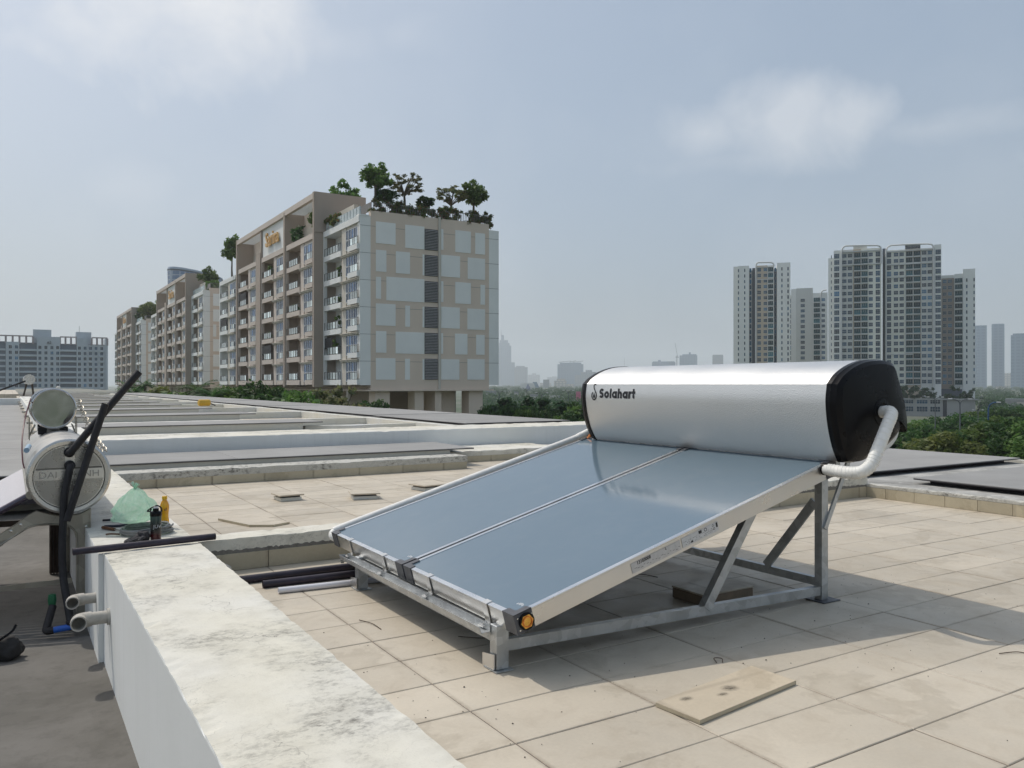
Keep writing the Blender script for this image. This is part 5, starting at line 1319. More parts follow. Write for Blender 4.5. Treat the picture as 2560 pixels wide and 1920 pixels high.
# roof greenery on the middle and far block
for (Y, h, k, lb) in ((207, 6.5, 'dense1', 'big dark tree on the middle block roof'), (199, 7.5, 'round2', 'lighter green tree on the middle block roof, nearest us'), (194, 4, 'bush2', 'bush at the near corner of the middle block roof'), (268, 7, 'round1', 'tree at the far end of the middle block roof')):
    tree(k, (39.5, Y, 21.5), h, lb, 'tree', 'rooftop_tree', 'trees on the middle block roof', 1.0)
for (Y, h, k, lb) in ((296, 8, 'dense3', 'pale green tree at the near end of the far block roof'), (303, 6.5, 'bush', 'dark tree on the far block roof, middle'), (312, 6, 'bush2', 'tree on the far block roof beside its sign'), (360, 8, 'sparse2', 'thin tree at the far end of the far block roof')):
    tree(k, (39.5, Y, 21.5), h, lb, 'tree', 'rooftop_tree', 'trees on the far block roof', 1.1)
# planting along the foot of the blocks (column, top row, distance, size, kind)
FG = [(345, 962, 75, 'bush2', 1.6, 'leafy bush at the far left end of the garden strip'), (372, 956, 72, 'bush', 1.5, 'dark bush left of the yellow-green tree'), (408, 950, 70, 'dense3', 1.1, 'yellow-green tree at the foot of the middle block'), (446, 958, 68, 'bush2', 1.7, 'green bush between yellow-green tree and the palms'), (478, 964, 66, 'bush', 1.5, 'low dark bush just left of the palms'),
      (572, 954, 64, 'dense2', 1.2, 'green tree right of the palms at the block foot'), (610, 962, 62, 'bush2', 1.6, 'low bush in front of the white end bay'), (650, 950, 62, 'dense1', 1.15, 'dark tree in front of the brown bays'), (688, 960, 60, 'bush', 1.5, 'dark bush below the sign bay'), (738, 962, 58, 'dense2', 1.25, 'dense green tree below the second brown bay'), (790, 974, 55, 'bush2', 1.7, 'loose bush below the brown fin wall'), (832, 958, 55, 'sparse2', 1.3, 'thin yellowish tree near the corner columns'), (925, 985, 88, 'bush', 1.0, 'dark round bush between the gable columns')]
for (px, pt, d, k, wd, lb) in FG:
    v = bearing(px)*d; zt = EYE-(pt-960)/FPX*d; h = 5.6 if 'bush' in k else 7.0; tree(k, (v.x, v.y, zt-h), h, lb, 'tree' if 'tree' in lb else 'bush', 'garden_tree' if 'tree' in lb else 'garden_bush', 'planting along the foot of the apartment blocks', wd*.85, None, GZ)
# palms
def palm_mesh(seed):
    g = random.Random(seed); m = MB()
    for k in range(22):
        a = 2*math.pi*k/22+g.uniform(-.15, .15); el = g.uniform(-.5, 1.0); L = g.uniform(1.5, 2.1); prev = Vector((0, 0, 0)); d = Vector((math.cos(a)*math.cos(el), math.sin(a)*math.cos(el), math.sin(el)))
        side = Vector((-math.sin(a), math.cos(a), 0))
        for s in range(6):
            nx = prev+d*L/6; d = (d+Vector((0, 0, -.22))).normalized(); w = .24*math.sin((s+1)/6.6*math.pi)+.03
            for q in range(3):
                c = prev.lerp(nx, q/3)
                for sg in (-1, 1): m.add([c, c+side*sg*w*2+d*.16-Vector((0, 0, .12)), c+d*.10], [(0, 1, 2)])
            prev = nx
    return m.mesh('fronds', [MAT['leaf_b']], fix=False)
PF = [palm_mesh(i) for i in (1, 2)]
for i, (px, pt, d, lb) in enumerate(((318, 948, 112, 'leftmost distant palm at the foot of the far block'), (362, 944, 110, 'second distant palm, right of the leftmost one'), (492, 945, 66, 'fan palm left of the pair at the foot of the middle block'), (530, 956, 62, 'fan palm right of the pair at the foot of the middle block'))):
    v = bearing(px)*d; z = EYE-(pt-960)/FPX*d-1.1; t = thing('palm_tree', lb, 'palm', (v.x, v.y, GZ), i*1.1, 'palms along the apartment blocks'); o = obj('crown', PF[i % 2], t, (0, 0, z-GZ)); MB().tube([(0, 0, 0), (.1, 0, (z-GZ)*.5), (0, 0, z-GZ)], [.17, .13, .12], 7).build('trunk', [MAT['bark']], t, smooth=50)
# trees right of the tank
RTREES = [(2235, 1058, 95, 'dense1'), (2290, 1050, 100, 'dense2'), (2330, 1062, 84, 'dense1'), (2372, 1063, 78, 'dense3'), (2420, 1052, 90, 'dense1'), (2455, 1058, 92, 'dense3'), (2500, 1030, 84, 'dense2'), (2545, 1042, 80, 'dense1'), (2590, 1040, 78, 'dense2'), (2255, 1046, 135, 'dense1'), (2300, 1043, 140, 'dense2'), (2350, 1040, 150, 'dense1'), (2410, 1032, 150, 'dense1'), (2440, 1022, 160, 'dense2'), (2500, 1016, 165, 'dense1'), (2560, 1015, 165, 'dense1'), (2210, 1050, 120, 'dense2'), (2640, 1035, 90, 'dense1'), (2700, 1030, 90, 'dense3')]
WHERE = ['', '']
for i, (px, pt, d, k) in enumerate(RTREES):
    v = bearing(px)*d; zt = EYE-(pt-960)/FPX*d; far = d > 110
    adj = {'dense1': 'dark green', 'dense2': 'mid green', 'dense3': 'olive yellow'}[k]
    lb = '%s tree in the %s row right of the tank, %s from the left' % (adj, 'farther' if far else 'nearer', ['first', 'second', 'third', 'fourth', 'fifth', 'sixth', 'seventh', 'eighth', 'ninth', 'tenth', 'eleventh', 'twelfth'][sum(1 for q in RTREES if (q[2] > 110) == far and q[0] < px)])
    h = 7.4 if not far else 8.5; tree(k, (v.x, v.y, zt-h), h, lb, 'tree', 'street_tree', 'trees beyond the roof right of the tank', 1.2 if not far else 1.35, None, GZ)
# dark trees between block and tank
CT = [(1214, 1012, 100, 'dense1', .6), (1228, 1014, 120, 'cone1', 1.3), (1243, 1010, 122, 'dense1', .7), (1263, 994, 125, 'cone1', 1.5), (1283, 1002, 120, 'dense1', .7), (1301, 1014, 118, 'dense2', .7), (1320, 992, 128, 'cone2', 1.6), (1339, 1012, 120, 'dense1', .7), (1361, 996, 126, 'cone1', 1.6), (1380, 1014, 120, 'dense1', .7), (1402, 1003, 120, 'cone2', 1.8), (1423, 1002, 122, 'dense1', 1.0), (1442, 1006, 118, 'dense2', 1.1), (1460, 1004, 118, 'dense1', 1.1), (1480, 1004, 118, 'cone2', 1.5)]
for i, (px, pt, d, k, wd) in enumerate(CT):
    v = bearing(px)*d; zt = EYE-(pt-960)/FPX*d; h = 9.5
    lb = '%s tree between apartment block and tank, %s from the left' % ('pointed dark' if 'cone' in k else 'rounded dark green', ['first', 'second', 'third', 'fourth', 'fifth', 'sixth', 'seventh', 'eighth', 'ninth', 'tenth', 'eleventh', 'twelfth', 'thirteenth', 'fourteenth', 'fifteenth'][i])
    tree(k, (v.x, v.y, zt-h), h, lb, 'tree', 'dark_tree', 'dark trees between block and tank', wd, None, GZ)
# far woods (a mass nobody could count)
g = np.random.default_rng(5); cl = []
while len(cl) < 1500:
    px = g.choice([g.uniform(1180, 1490), g.uniform(2170, 2640)]); d = 200*math.exp(g.uniform(0, 2.9))
    if 2170 < px < 2450 and d < 560: continue
    v = bearing(px)*d; cl.append((v.x, v.y, GZ+g.uniform(2.0, 6.0)+(1.0 if d > 900 else 0), g.uniform(2.6, 4.6)*(1+d/3500)))
fw = obj('far_woods', leaf_cloud('far_woods', 110000, cl, 1.0, MAT['leaf_far'], .75, 9, .6, .5)); tag(fw, 'hazy belt of distant treetops below the skyline', 'woods', None, 'stuff')
# pots on the balconies of the nearest block
for (yb, x0, f, hh, lb) in ((8.4, 36.5, 4, 1.9, 'tall green pot plant on the second white balcony from the top'), (8.6, 36.5, 3, 1.3, 'small pot plant on the third white balcony from the top'), (8.8, 36.5, 2, 2.2, 'bushy pot plants on the fourth white balcony from the top'), (10, 36.5, 1, 2.3, 'climbing plants on the second white balcony from the bottom'), (37.5, 35.4, 5, 2.2, 'yellow-green plant on the balcony right under the sign'), (24, 35.4, 3, 1.4, 'small plant on a brown balcony right of the sign'), (38, 35.4, 2, 1.5, 'grass-like plant on a brown balcony left of the middle fin')):
    t = thing('balcony_plant', lb, 'pot plant', (x0+.35, 94.9+yb, 1.05+3.35*f+.31), 0, 'balcony plants of the nearest block'); cl = [(random.uniform(-.2, .4), random.uniform(-.7, .7), random.uniform(.4, hh), random.uniform(.15, .35)) for _ in range(9)]
    obj('foliage', leaf_cloud('foliage', 380, cl, .13, MAT['leaf_a'], 1, f+int(yb), .3, .3), t); MB().lathe([(.12, 0), (.18, .3), (.16, .3), (0, .28)], 10).build('pot', [MAT['bark']], t, smooth=40)
# street lamps
MAT['lamp_post'] = simple('lamp post grey', (.16, .17, .18), .5, .5); MAT['lamp_head'] = simple('lamp head', (.55, .56, .56), .4); MAT['post_blue'] = simple('blue painted post', (.03, .08, .18), .5)
def lamp(px, pt, d, label, arm=2.2, mat='lamp_post', r=.09, double=True):
    v = bearing(px)*d; zt = EYE-(pt-960)/FPX*d; t = thing('street_lamp', label, 'street lamp', (v.x, v.y, GZ), -YAW+math.atan((px-1280)/FPX)*-1, 'street lamps'); H = zt-GZ
    MB().tube([(0, 0, 0), (0, 0, H-.6)], [r*1.3, r*.7], 8).build('post', [MAT[mat]], t, smooth=40)
    for s in ((-1, 1) if double else (1,)):
        MB().tube(curve_pts([(0, 0, H-.62), (s*.15*arm, 0, H-.25), (s*.5*arm, 0, H-.03), (s*arm*.8, 0, H)], 4), r*.6, 6).build('arm', [MAT[mat]], t, smooth=40)
        MB().bbox(min(s*arm*.78, s*arm*1.25), max(s*arm*.78, s*arm*1.25), -.16, .16, H-.06, H+.08, .03).build('lamp_head', [MAT['lamp_head']], t)
lamp(1248, 978, 150, 'street lamp just right of the apartment block columns', 1.0); lamp(1317, 972, 190, 'street lamp in front of the blue pointed building', 1.0); lamp(1354, 982, 150, 'street lamp between the pointed dark trees', 1.0); lamp(1421, 976, 170, 'street lamp nearest the tank left end cap', 1.0)
lamp(2400, 998, 95, 'double street lamp left of the blue post by the right trees', 1.0); lamp(2338, 993, 130, 'double street lamp in front of the tower podium', 1.0); lamp(2445, 1025, 140, 'plain lamp right of the tower podium', .7)
lamp(2471, 1006, 85, 'tall blue post among the trees at the right', .9, 'post_blue', .11, False)

# ================================================================ towers
MAT.update(
 t_white=simple('tower pale paint', (.76, .77, .74), .8, var=.05, scale=.05, streak=(1, 1, .3)), t_grey=simple('tower grey paint', (.60, .61, .58), .8, var=.05, scale=.05), t_cream=simple('tower cream paint', (.77, .77, .69), .8, var=.05, scale=.05),
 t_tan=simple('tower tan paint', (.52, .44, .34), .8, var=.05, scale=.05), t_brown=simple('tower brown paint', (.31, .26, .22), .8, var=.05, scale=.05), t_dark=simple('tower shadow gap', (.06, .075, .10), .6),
 t_glass=m_glass_facade('tower window glass', (.012, .050, .090), .15, .6, .12), t_balc=m_glass_facade('tower balcony glass', (.014, .052, .062), .15, .5, .12), t_frame=simple('tower frame white', (.60, .61, .60), .6),
 t_base=simple('podium concrete', (.30, .31, .31), .85, var=.1, scale=.1),
)
def win_mesh(w, h, nx, ny, glass='t_glass', fr=.10, slab=False):
    m = MB(); m.box(-w/2, w/2, -.05, .02, 0, h, 0)
    for i in range(nx+1):
        x = -w/2+w*i/nx; m.box(x-fr/2, x+fr/2, -.14, -.051, 0, h, 1)
    for k in range(ny+1):
        z = h*k/ny if ny > 1 else h*k; m.box(-w/2, w/2, -.13, -.052, z-fr/2, z+fr/2, 1)
    if slab: m.box(-w/2-.15, w/2+.15, -.9, .02, -.55, -.02, 1); m.box(-w/2, w/2, -.88, -.84, 0, h*.36, 0)
    return m.mesh('window', [MAT[glass], MAT['t_frame']], fix=True)
def facing(px, d, turn=0.0):
    v = bearing(px)*d; return (v.x, v.y, 0), -YAW-math.atan((px-1280)/FPX)+turn
def tower(label, px0, px1, d, pt, zones, cols, row0, pitch_px, rows, depth=17, turn=0.0, name='apartment_tower', group='tall apartment towers', base_z=GZ, skip=None, pref=None):
    """zones: (px_a, px_b, setback_m, top_px, mat); cols: (px, w_px, h_px, nx, ny, kind)"""
    pc = (px0+px1)/2; loc, rz = facing(pc, d, turn); t = thing(name, label, 'tower', (loc[0], loc[1], 0), rz, group); k = d/FPX*math.cos(math.atan((pc-1280)/FPX))*1.0
    kk = d/FPX
    sx = kk*math.cos(math.atan((pc-1280)/FPX))      # true width of an image column on a wall that faces us
    X = lambda px: (px-pc)*sx; Z = lambda py: EYE-(py-960)*kk
    for (a, b, sb, zt, mat) in zones: MB().box(X(a), X(b), sb, depth+random.uniform(0, .5), base_z, Z(zt)).build('wall', [MAT[mat]], t)
    cache = {}; rr = random.Random(len(label))
    for (px, wp, hp, nx, ny, kind, sb) in cols:
        key = (wp, hp, nx, ny, kind)
        if key not in cache: cache[key] = win_mesh(wp*sx, hp*kk, nx, ny, 't_balc' if kind == 'b' else 't_glass', .075 if kind != 'n' else .05, kind == 'b')
        for r in range(rows):
            py = row0+pitch_px*r+hp/2
            if skip and skip(px, py): continue
            obj('balcony' if kind == 'b' else 'window', cache[key], t, (X(px), sb-.03, Z(py)))
    return t, X, Z, kk
def arch_pts(P, n=5):
    out = [Vector(P[0])]
    for i in range(1, len(P)-1):
        a, b, c = Vector(P[i-1]), Vector(P[i]), Vector(P[i+1]); r = min((a-b).length, (c-b).length, 7.0)*.45; p = b+(a-b).normalized()*r; q = b+(c-b).normalized()*r
        out += [p*(1-t)**2+b*2*t*(1-t)+q*t*t for t in (0, .5, 1)]
    return out+[Vector(P[-1])]
S4 = .2411; f4 = lambda x: 2060+x*S4; g4 = lambda y: 600+y*S4
def C4(x, w, h, nx, ny, kind, sb): return (f4(x), w*S4, h*S4, nx, ny, kind, sb)
vis = lambda px, py: py > 925 and px < 2225
# left half
tw, X, Z, kk = tower('left half of the tall twin tower with a curved white roof frame', f4(40), f4(600), 425, 0,
  [(f4(40), f4(98), 1.6, g4(170), 't_white'), (f4(98), f4(180), 0, g4(98), 't_white'), (f4(180.4), f4(300), .7, g4(95), 't_grey'), (f4(300.4), f4(385), .9, g4(95), 't_tan'), (f4(385.4), f4(594), .35, g4(95), 't_cream')],
  [C4(130, 52, 48, 3, 3, 'w', 0), C4(211, 44, 38, 3, 2, 'w', .7), C4(268, 44, 38, 3, 2, 'w', .7), C4(345, 66, 50, 3, 1, 'b', .9), C4(420, 64, 50, 3, 1, 'b', .35), C4(483, 42, 38, 3, 2, 'w', .35), C4(556, 44, 50, 2, 3, 'w', .35), C4(74, 8, 34, 1, 1, 'n', 1.6)],
  g4(158), 65.6*S4, 18, skip=vis)
MB().tube(arch_pts([(X(f4(181)), -.3, Z(g4(1300))), (X(f4(181)), -.3, Z(g4(140))), (X(f4(186)), -.3, Z(g4(85))), (X(f4(215)), -.3, Z(g4(56))), (X(f4(400)), -.3, Z(g4(62))), (X(f4(560)), -.3, Z(g4(72))), (X(f4(586)), -.3, Z(g4(90))), (X(f4(590)), -.3, Z(g4(130))), (X(f4(590)), -.3, Z(g4(260)))], 5), .42, 8).build('roof_arch', [MAT['t_frame']], tw, smooth=50)
for py in (118, 255): MB().box(X(f4(185)), X(f4(590)), -.25, .6, Z(g4(py+5)), Z(g4(py-5))).build('trim_band', [MAT['t_frame']], tw)
for pxx in (304, 386, 458): MB().box(X(f4(pxx-3)), X(f4(pxx+3)), -.25, .6, Z(g4(255)), Z(g4(118))).build('trim_post', [MAT['t_frame']], tw)
MB().box(X(f4(304)), X(f4(445)), 2, 8, Z(g4(96)), Z(g4(60))).build('roof_room', [MAT['t_grey']], tw)
MB().box(X(f4(383)), X(f4(388)), -.1, .8, Z(g4(1270)), Z(g4(300))).build('trim_post', [MAT['t_frame']], tw)
# right half
tw, X, Z, kk = tower('right half of the tall twin tower with the lettered roof sign', f4(600), f4(1215), 425, 0,
  [(f4(600), f4(634), 3.0, g4(60), 't_dark'), (f4(634.4), f4(708), .3, g4(92), 't_cream'), (f4(708.4), f4(846), .35, g4(92), 't_cream'), (f4(846.4), f4(1005), .9, g4(92), 't_tan'), (f4(1005.4), f4(1139), .5, g4(92), 't_grey'), (f4(1139.4), f4(1212), .0, g4(64), 't_white')],
  [C4(672, 44, 50, 2, 3, 'w', .3), C4(745, 44, 38, 3, 2, 'w', .35), C4(805, 44, 38, 3, 2, 'w', .35), C4(885, 70, 50, 3, 1, 'b', .9), C4(964, 68, 50, 3, 1, 'b', .9), C4(1038, 46, 38, 3, 2, 'w', .5), C4(1095, 44, 38, 3, 2, 'w', .5), C4(1180, 54, 48, 3, 3, 'w', 0)],
  g4(140), 66.4*S4, 21, skip=lambda px, py: py > 925 and px < 2240)
MB().tube(arch_pts([(X(f4(640)), -.35, Z(g4(1300))), (X(f4(640)), -.35, Z(g4(110))), (X(f4(650)), -.35, Z(g4(62))), (X(f4(690)), -.35, Z(g4(42))), (X(f4(900)), -.35, Z(g4(45))), (X(f4(1080)), -.35, Z(g4(52))), (X(f4(1122)), -.35, Z(g4(62))), (X(f4(1134)), -.35, Z(g4(100))), (X(f4(1137)), -.35, Z(g4(500))), (X(f4(1139)), -.35, Z(g4(1480))), (X(f4(1132)), -.35, Z(g4(1530))), (X(f4(1100)), -.35, Z(g4(1542))), (X(f4(800)), -.35, Z(g4(1545)))], 5), .42, 8).build('roof_arch', [MAT['t_frame']], tw, smooth=50)
for (a, b, py) in ((642, 1135, 106), (642, 1135, 245), (642, 846, 378), (642, 925, 1184)): MB().box(X(f4(a)), X(f4(b)), -.25, .6, Z(g4(py+5)), Z(g4(py-5))).build('trim_band', [MAT['t_frame']], tw)
for (pxx, a, b) in ((778, 100, 245), (921, 100, 245), (1070, 100, 245), (846, 378, 1184), (924, 270, 1184)): MB().box(X(f4(pxx-3)), X(f4(pxx+3)), -.22, .9, Z(g4(b)), Z(g4(a))).build('trim_post', [MAT['t_frame']], tw)
MB().box(X(f4(840)), X(f4(1000)), -.2, .2, Z(g4(93)), Z(g4(50))).build('sign_panel', [MAT['t_base']], tw)
me = text_mesh('Sadora', 36*S4*kk*1.25, .15, MAT['t_dark'], .03); me.transform(Matrix.Translation((X(f4(922)), -.5, Z(g4(90)))) @ Matrix.Rotation(R(90), 4, 'X') @ Matrix.Diagonal((1.1, 1, 1, 1))); obj('lettering', me, tw)
# right wing
tw, X, Z, kk = tower('brown and white right wing of the twin tower, lower than the rest', f4(1213), f4(1566), 428, 0,
  [(f4(1213), f4(1350), 1.2, g4(388), 't_brown'), (f4(1213), f4(1348), 1.8, g4(355), 't_white'), (f4(1350.4), f4(1440), .4, g4(350), 't_white'), (f4(1440.4), f4(1566), 0, g4(306), 't_white')],
  [C4(1250, 40, 36, 3, 2, 'w', 1.2), C4(1305, 40, 36, 3, 2, 'w', 1.2), C4(1396, 78, 50, 3, 1, 'b', .4), C4(1480, 14, 34, 1, 1, 'n', 0), C4(1555, 12, 34, 1, 1, 'n', 0)],
  g4(420), 66*S4, 17)
MB().box(X(f4(1215)), X(f4(1430)), -3, 16, GZ, Z(g4(1545))).build('podium_wall', [MAT['t_dark']], tw)
# podium
pd_, X, Z, kk = tower('low grey podium with wide windows under the twin tower', 2240, 2445, 405, 0,
  [(2200, 2357, 0, 998, 't_base'), (2357.3, 2367, 2, 998, 't_dark'), (2367.3, 2437, .5, 996, 't_base')], [(2270, 26, 13, 4, 2, 'w', 0), (2305, 28, 13, 4, 2, 'w', 0), (2338, 25, 13, 4, 2, 'w', 0)], 1003, 20, 2, 30, name='podium_building', group=None)
pd_['category'] = 'building'
MB().box(X(2200), X(2445), -.5, 1, Z(1000), Z(996)).build('ledge', [MAT['t_base']], pd_)
t = thing('podium_planting', 'reddish and green planting along the podium roof edge', 'planting', pd_.location, pd_.rotation_euler.z); cl = [(X(random.uniform(2195, 2440)), random.uniform(0, 4), Z(994)+random.uniform(-.5, 2.2)+(3 if random.random() < .25 else 0), random.uniform(.8, 1.8)) for _ in range(70)]; obj('foliage', leaf_cloud('foliage', 5000, cl, .6, MAT['leaf_far'], .9, 77, .4, .4), t)
# first tower left
S3 = 320/1659; f3 = lambda x: 1820+x*S3; g3 = lambda y: 600+y*S3
def C3(x, w, h, nx, ny, kind, sb): return (f3(x), w*S3, h*S3, nx, ny, kind, sb)
tw, X, Z, kk = tower('slim white tower with a tan centre strip, leftmost of the towers behind the tank', f3(65), f3(805), 478, 0,
  [(f3(65), f3(128), 2, g3(325), 't_white'), (f3(128.5), f3(272), 0, g3(326), 't_white'), (f3(272.5), f3(312), 1.5, g3(385), 't_base'), (f3(312.5), f3(362), 2.5, g3(352), 't_dark'), (f3(362.5), f3(512), .4, g3(330), 't_tan'), (f3(512.5), f3(595), .6, g3(330), 't_white'), (f3(595.5), f3(632), 2.5, g3(375), 't_dark'), (f3(632.5), f3(805), 0, g3(305), 't_white')],
  [C3(133, 14, 40, 1, 1, 'n', 0), C3(215, 14, 40, 1, 1, 'n', 0), C3(290, 26, 55, 1, 1, 'n', 1.5), C3(404, 46, 46, 3, 2, 'w', .4), C3(484, 46, 40, 3, 2, 'w', .4), C3(552, 66, 56, 3, 1, 'b', .6), C3(614, 22, 50, 1, 1, 'n', 2.5), C3(697, 14, 40, 1, 1, 'n', 0), C3(775, 16, 44, 1, 1, 'n', 0)],
  g3(385), 73*S3, 17)
MB().tube(arch_pts([(X(f3(362)), -.2, Z(g3(1600))), (X(f3(362)), -.2, Z(g3(340))), (X(f3(368)), -.2, Z(g3(305))), (X(f3(390)), -.2, Z(g3(290))), (X(f3(560)), -.2, Z(g3(296))), (X(f3(590)), -.2, Z(g3(312))), (X(f3(594)), -.2, Z(g3(350)))], 5), .45, 8).build('roof_arch', [MAT['t_frame']], tw, smooth=50)
for py in (352, 512): MB().box(X(f3(370)), X(f3(592)), -.25, .6, Z(g3(py+4)), Z(g3(py-4))).build('trim_band', [MAT['t_frame']], tw)
MB().box(X(f3(512)), X(f3(520)), -.3, .6, Z(g3(1600)), Z(g3(350))).build('trim_post', [MAT['t_frame']], tw)
# middle lower tower
tw, X, Z, kk = tower('plain grey lower tower between the slim tower and the twin tower', f3(815), f3(1290), 520, 0,
  [(f3(815), f3(882), .6, g3(628), 't_white'), (f3(882.5), f3(1100), .6, g3(620), 't_grey'), (f3(1100.5), f3(1200), 0, g3(692), 't_white'), (f3(1200.5), f3(1290), .3, g3(688), 't_white'), (f3(797), f3(812), 1.5, g3(700), 't_white')],
  [C3(968, 54, 40, 4, 2, 'w', .6), C3(1151, 82, 54, 3, 1, 'b', 0), C3(1234, 44, 36, 3, 2, 'w', .3), C3(808, 12, 50, 1, 1, 'n', 1.4)], g3(778), 68.2*S3, 12)
MB().tube(arch_pts([(X(f3(1202)), -.2, Z(g3(1590))), (X(f3(1202)), -.2, Z(g3(720))), (X(f3(1208)), -.2, Z(g3(682))), (X(f3(1232)), -.2, Z(g3(660))), (X(f3(1275)), -.2, Z(g3(655)))], 5), .42, 8).build('roof_arch', [MAT['t_frame']], tw, smooth=50)

# ---- the grey block marked A2 on the left
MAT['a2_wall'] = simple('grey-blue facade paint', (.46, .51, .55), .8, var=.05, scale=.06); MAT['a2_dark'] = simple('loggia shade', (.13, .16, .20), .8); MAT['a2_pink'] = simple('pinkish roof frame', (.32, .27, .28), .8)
S8 = 640/2212; f8 = lambda x: x*S8; g8 = lambda y: 620+y*S8
tw, X, Z, kk = tower('grey apartment block marked A2 at the far left', f8(-260), f8(955), 470, 0,
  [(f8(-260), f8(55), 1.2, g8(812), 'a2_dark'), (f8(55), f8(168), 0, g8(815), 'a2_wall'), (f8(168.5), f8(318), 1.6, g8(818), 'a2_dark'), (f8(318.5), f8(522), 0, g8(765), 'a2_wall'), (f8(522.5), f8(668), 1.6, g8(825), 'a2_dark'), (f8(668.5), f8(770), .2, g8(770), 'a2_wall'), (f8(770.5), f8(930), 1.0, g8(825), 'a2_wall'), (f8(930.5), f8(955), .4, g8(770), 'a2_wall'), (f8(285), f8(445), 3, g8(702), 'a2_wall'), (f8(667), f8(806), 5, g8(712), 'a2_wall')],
  [(f8(x), 26*S8, 28*S8, 2, 1, 'w', sb) for (x, sb) in ((93, 0), (145, 0), (345, 0), (397, 0), (449, 0), (500, 0), (694, .2), (745, .2), (795, 1.0), (845, 1.0), (898, 1.0))], g8(858), 47.2*S8, 8, depth=16, name='apartment_block', group=None)
tw['category'] = 'apartment building'
for r in range(8):
    z = Z(g8(845+47.2*r+40))
    for (a, b) in ((168, 318), (522, 668), (-260, 52)): MB().box(X(f8(a)), X(f8(b)), .1, 1.55, z-.35, z+.75).build('balcony_band', [MAT['a2_wall']], tw)
    for x in (795, 898): MB().box(X(f8(x-26)), X(f8(x+26)), .1, .95, z-.3, z+.8).build('balcony_band', [MAT['a2_wall']], tw)
for (a, b) in ((-60, 285), (520, 668), (806, 950)):
    MB().box(X(f8(a)), X(f8(b)), .2, 1.4, Z(g8(768)), Z(g8(758))).build('roof_beam', [MAT['a2_pink']], tw)
    n = 6 if b-a > 200 else 3
    for k in range(n+1): x = X(f8(a+(b-a)*k/n)); MB().box(x-.5, x+.5, .3, 1.2, Z(g8(830)), Z(g8(768.2))).build('roof_post', [MAT['a2_pink']], tw)
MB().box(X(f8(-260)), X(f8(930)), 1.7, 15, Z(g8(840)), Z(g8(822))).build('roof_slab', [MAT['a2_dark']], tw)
me = text_mesh('A2', 30*S8*kk, .2, MAT['t_dark'], .02); me.transform(Matrix.Translation((X(f8(425)), -.3, Z(g8(826)))) @ Matrix.Rotation(R(90), 4, 'X')); obj('lettering', me, tw)
MB().tube([(X(f8(696)), 6, Z(g8(712))), (X(f8(696)), 6, Z(g8(660)))], .12, 5).build('antenna', [MAT['a2_dark']], tw)

# ---- blue glass tower with a slanting curved top, behind the middle block
def grid_glass(name, a, b, sx, sz, lw=.12):
    t = NT(name); p = t.objc(); x, y, z = t.sep(p)
    fx = t.mth('LESS_THAN', t.mth('FRACT', t.mth('MULTIPLY', t.mth('ADD', x, y), 1/sx)), lw); fz = t.mth('LESS_THAN', t.mth('FRACT', t.mth('MULTIPLY', z, 1/sz)), lw*1.3)
    return t.bsdf(t.mix(t.mth('MAXIMUM', fx, fz), a, b), .2, 0, None, .8)
MAT['gt_blue'] = grid_glass('blue curtain wall', (.06, .13, .26, 1), (.30, .36, .44, 1), 3.2, 3.6, .14)
MAT['gt_frame'] = simple('glass tower crown', (.33, .40, .50), .4)
d = 640; pc = 485; loc, rz = facing(pc, d); t = thing('glass_tower', 'blue glass tower with a curved sloping top behind the middle block', 'tower', (loc[0], loc[1], 0), rz); kx = d/FPX*math.cos(math.atan((pc-1280)/FPX)); kz = d/FPX
def ringt(px_l, px_r, pys, n=20, dep=16):
    P = []
    for k in range(n):
        a = 2*math.pi*k/n; c, s = math.cos(a), math.sin(a); e = 3.2; c2 = math.copysign(abs(c)**(2/e), c); s2 = math.copysign(abs(s)**(2/e), s); fx = (c2+1)/2
        px = px_l+(px_r-px_l)*fx; py = pys[0]+(pys[1]-pys[0])*fx**1.6; P.append(((px-pc)*kx, dep+s2*dep, EYE-(py-960)*kz))
    return P
ring_loft([ringt(421, 556, (990, 990)), ringt(421, 556, (716, 720)), ringt(418, 558, (708, 712)), ringt(417, 560, (676, 695))]).build('glass_shaft', [MAT['gt_blue']], t)
ring_loft([ringt(416.5, 561, (672, 693)), ringt(418, 560, (667, 690))]).build('crown_rim', [MAT['gt_frame']], t)

# ---- distant skyline (column left/right, top row, distance, kind)
def far_mat(name, a, b, sx, sz): return grid_glass(name, a, b, sx, sz, .35)
MAT.update(s_pale=far_mat('far pale tower', (.34, .36, .38, 1), (.20, .24, .28, 1), 11, 8), s_blue=far_mat('far blue glass', (.06, .15, .26, 1), (.12, .22, .32, 1), 14, 9), s_white=far_mat('far white block', (.55, .53, .50, 1), (.28, .29, .30, 1), 14, 8), s_cream=far_mat('far cream block', (.60, .56, .48, 1), (.36, .35, .33, 1), 12, 8), s_dark=far_mat('far dark glass', (.035, .06, .085, 1), (.09, .13, .16, 1), 6, 4))
def far_block(label, steps, d, mat, base=985, extras=None, cat='tower', name='distant_tower', depth=None):
    """steps: [(px_l, px_r, row_top)] stacked outward"""
    d = d*2.2 if d > 850 else d; pc = sum(s[0]+s[1] for s in steps)/(2*len(steps)); loc, rz = facing(pc, d); t = thing(name, label, cat, (loc[0], loc[1], 0), rz, 'distant skyline'); kx = d/FPX*math.cos(math.atan((pc-1280)/FPX)); kz = d/FPX
    X = lambda p: (p-pc)*kx; Z = lambda p: EYE-(p-960)*kz
    for i, (a, b, top) in enumerate(steps):
        dp = (b-a)*kx*.7 if depth is None else depth; MB().box(X(a), X(b), -dp/2+.3*i, dp/2, GZ, Z(top)).build('block', [MAT[mat]], t)
    if extras: extras(t, X, Z, kx)
    return t
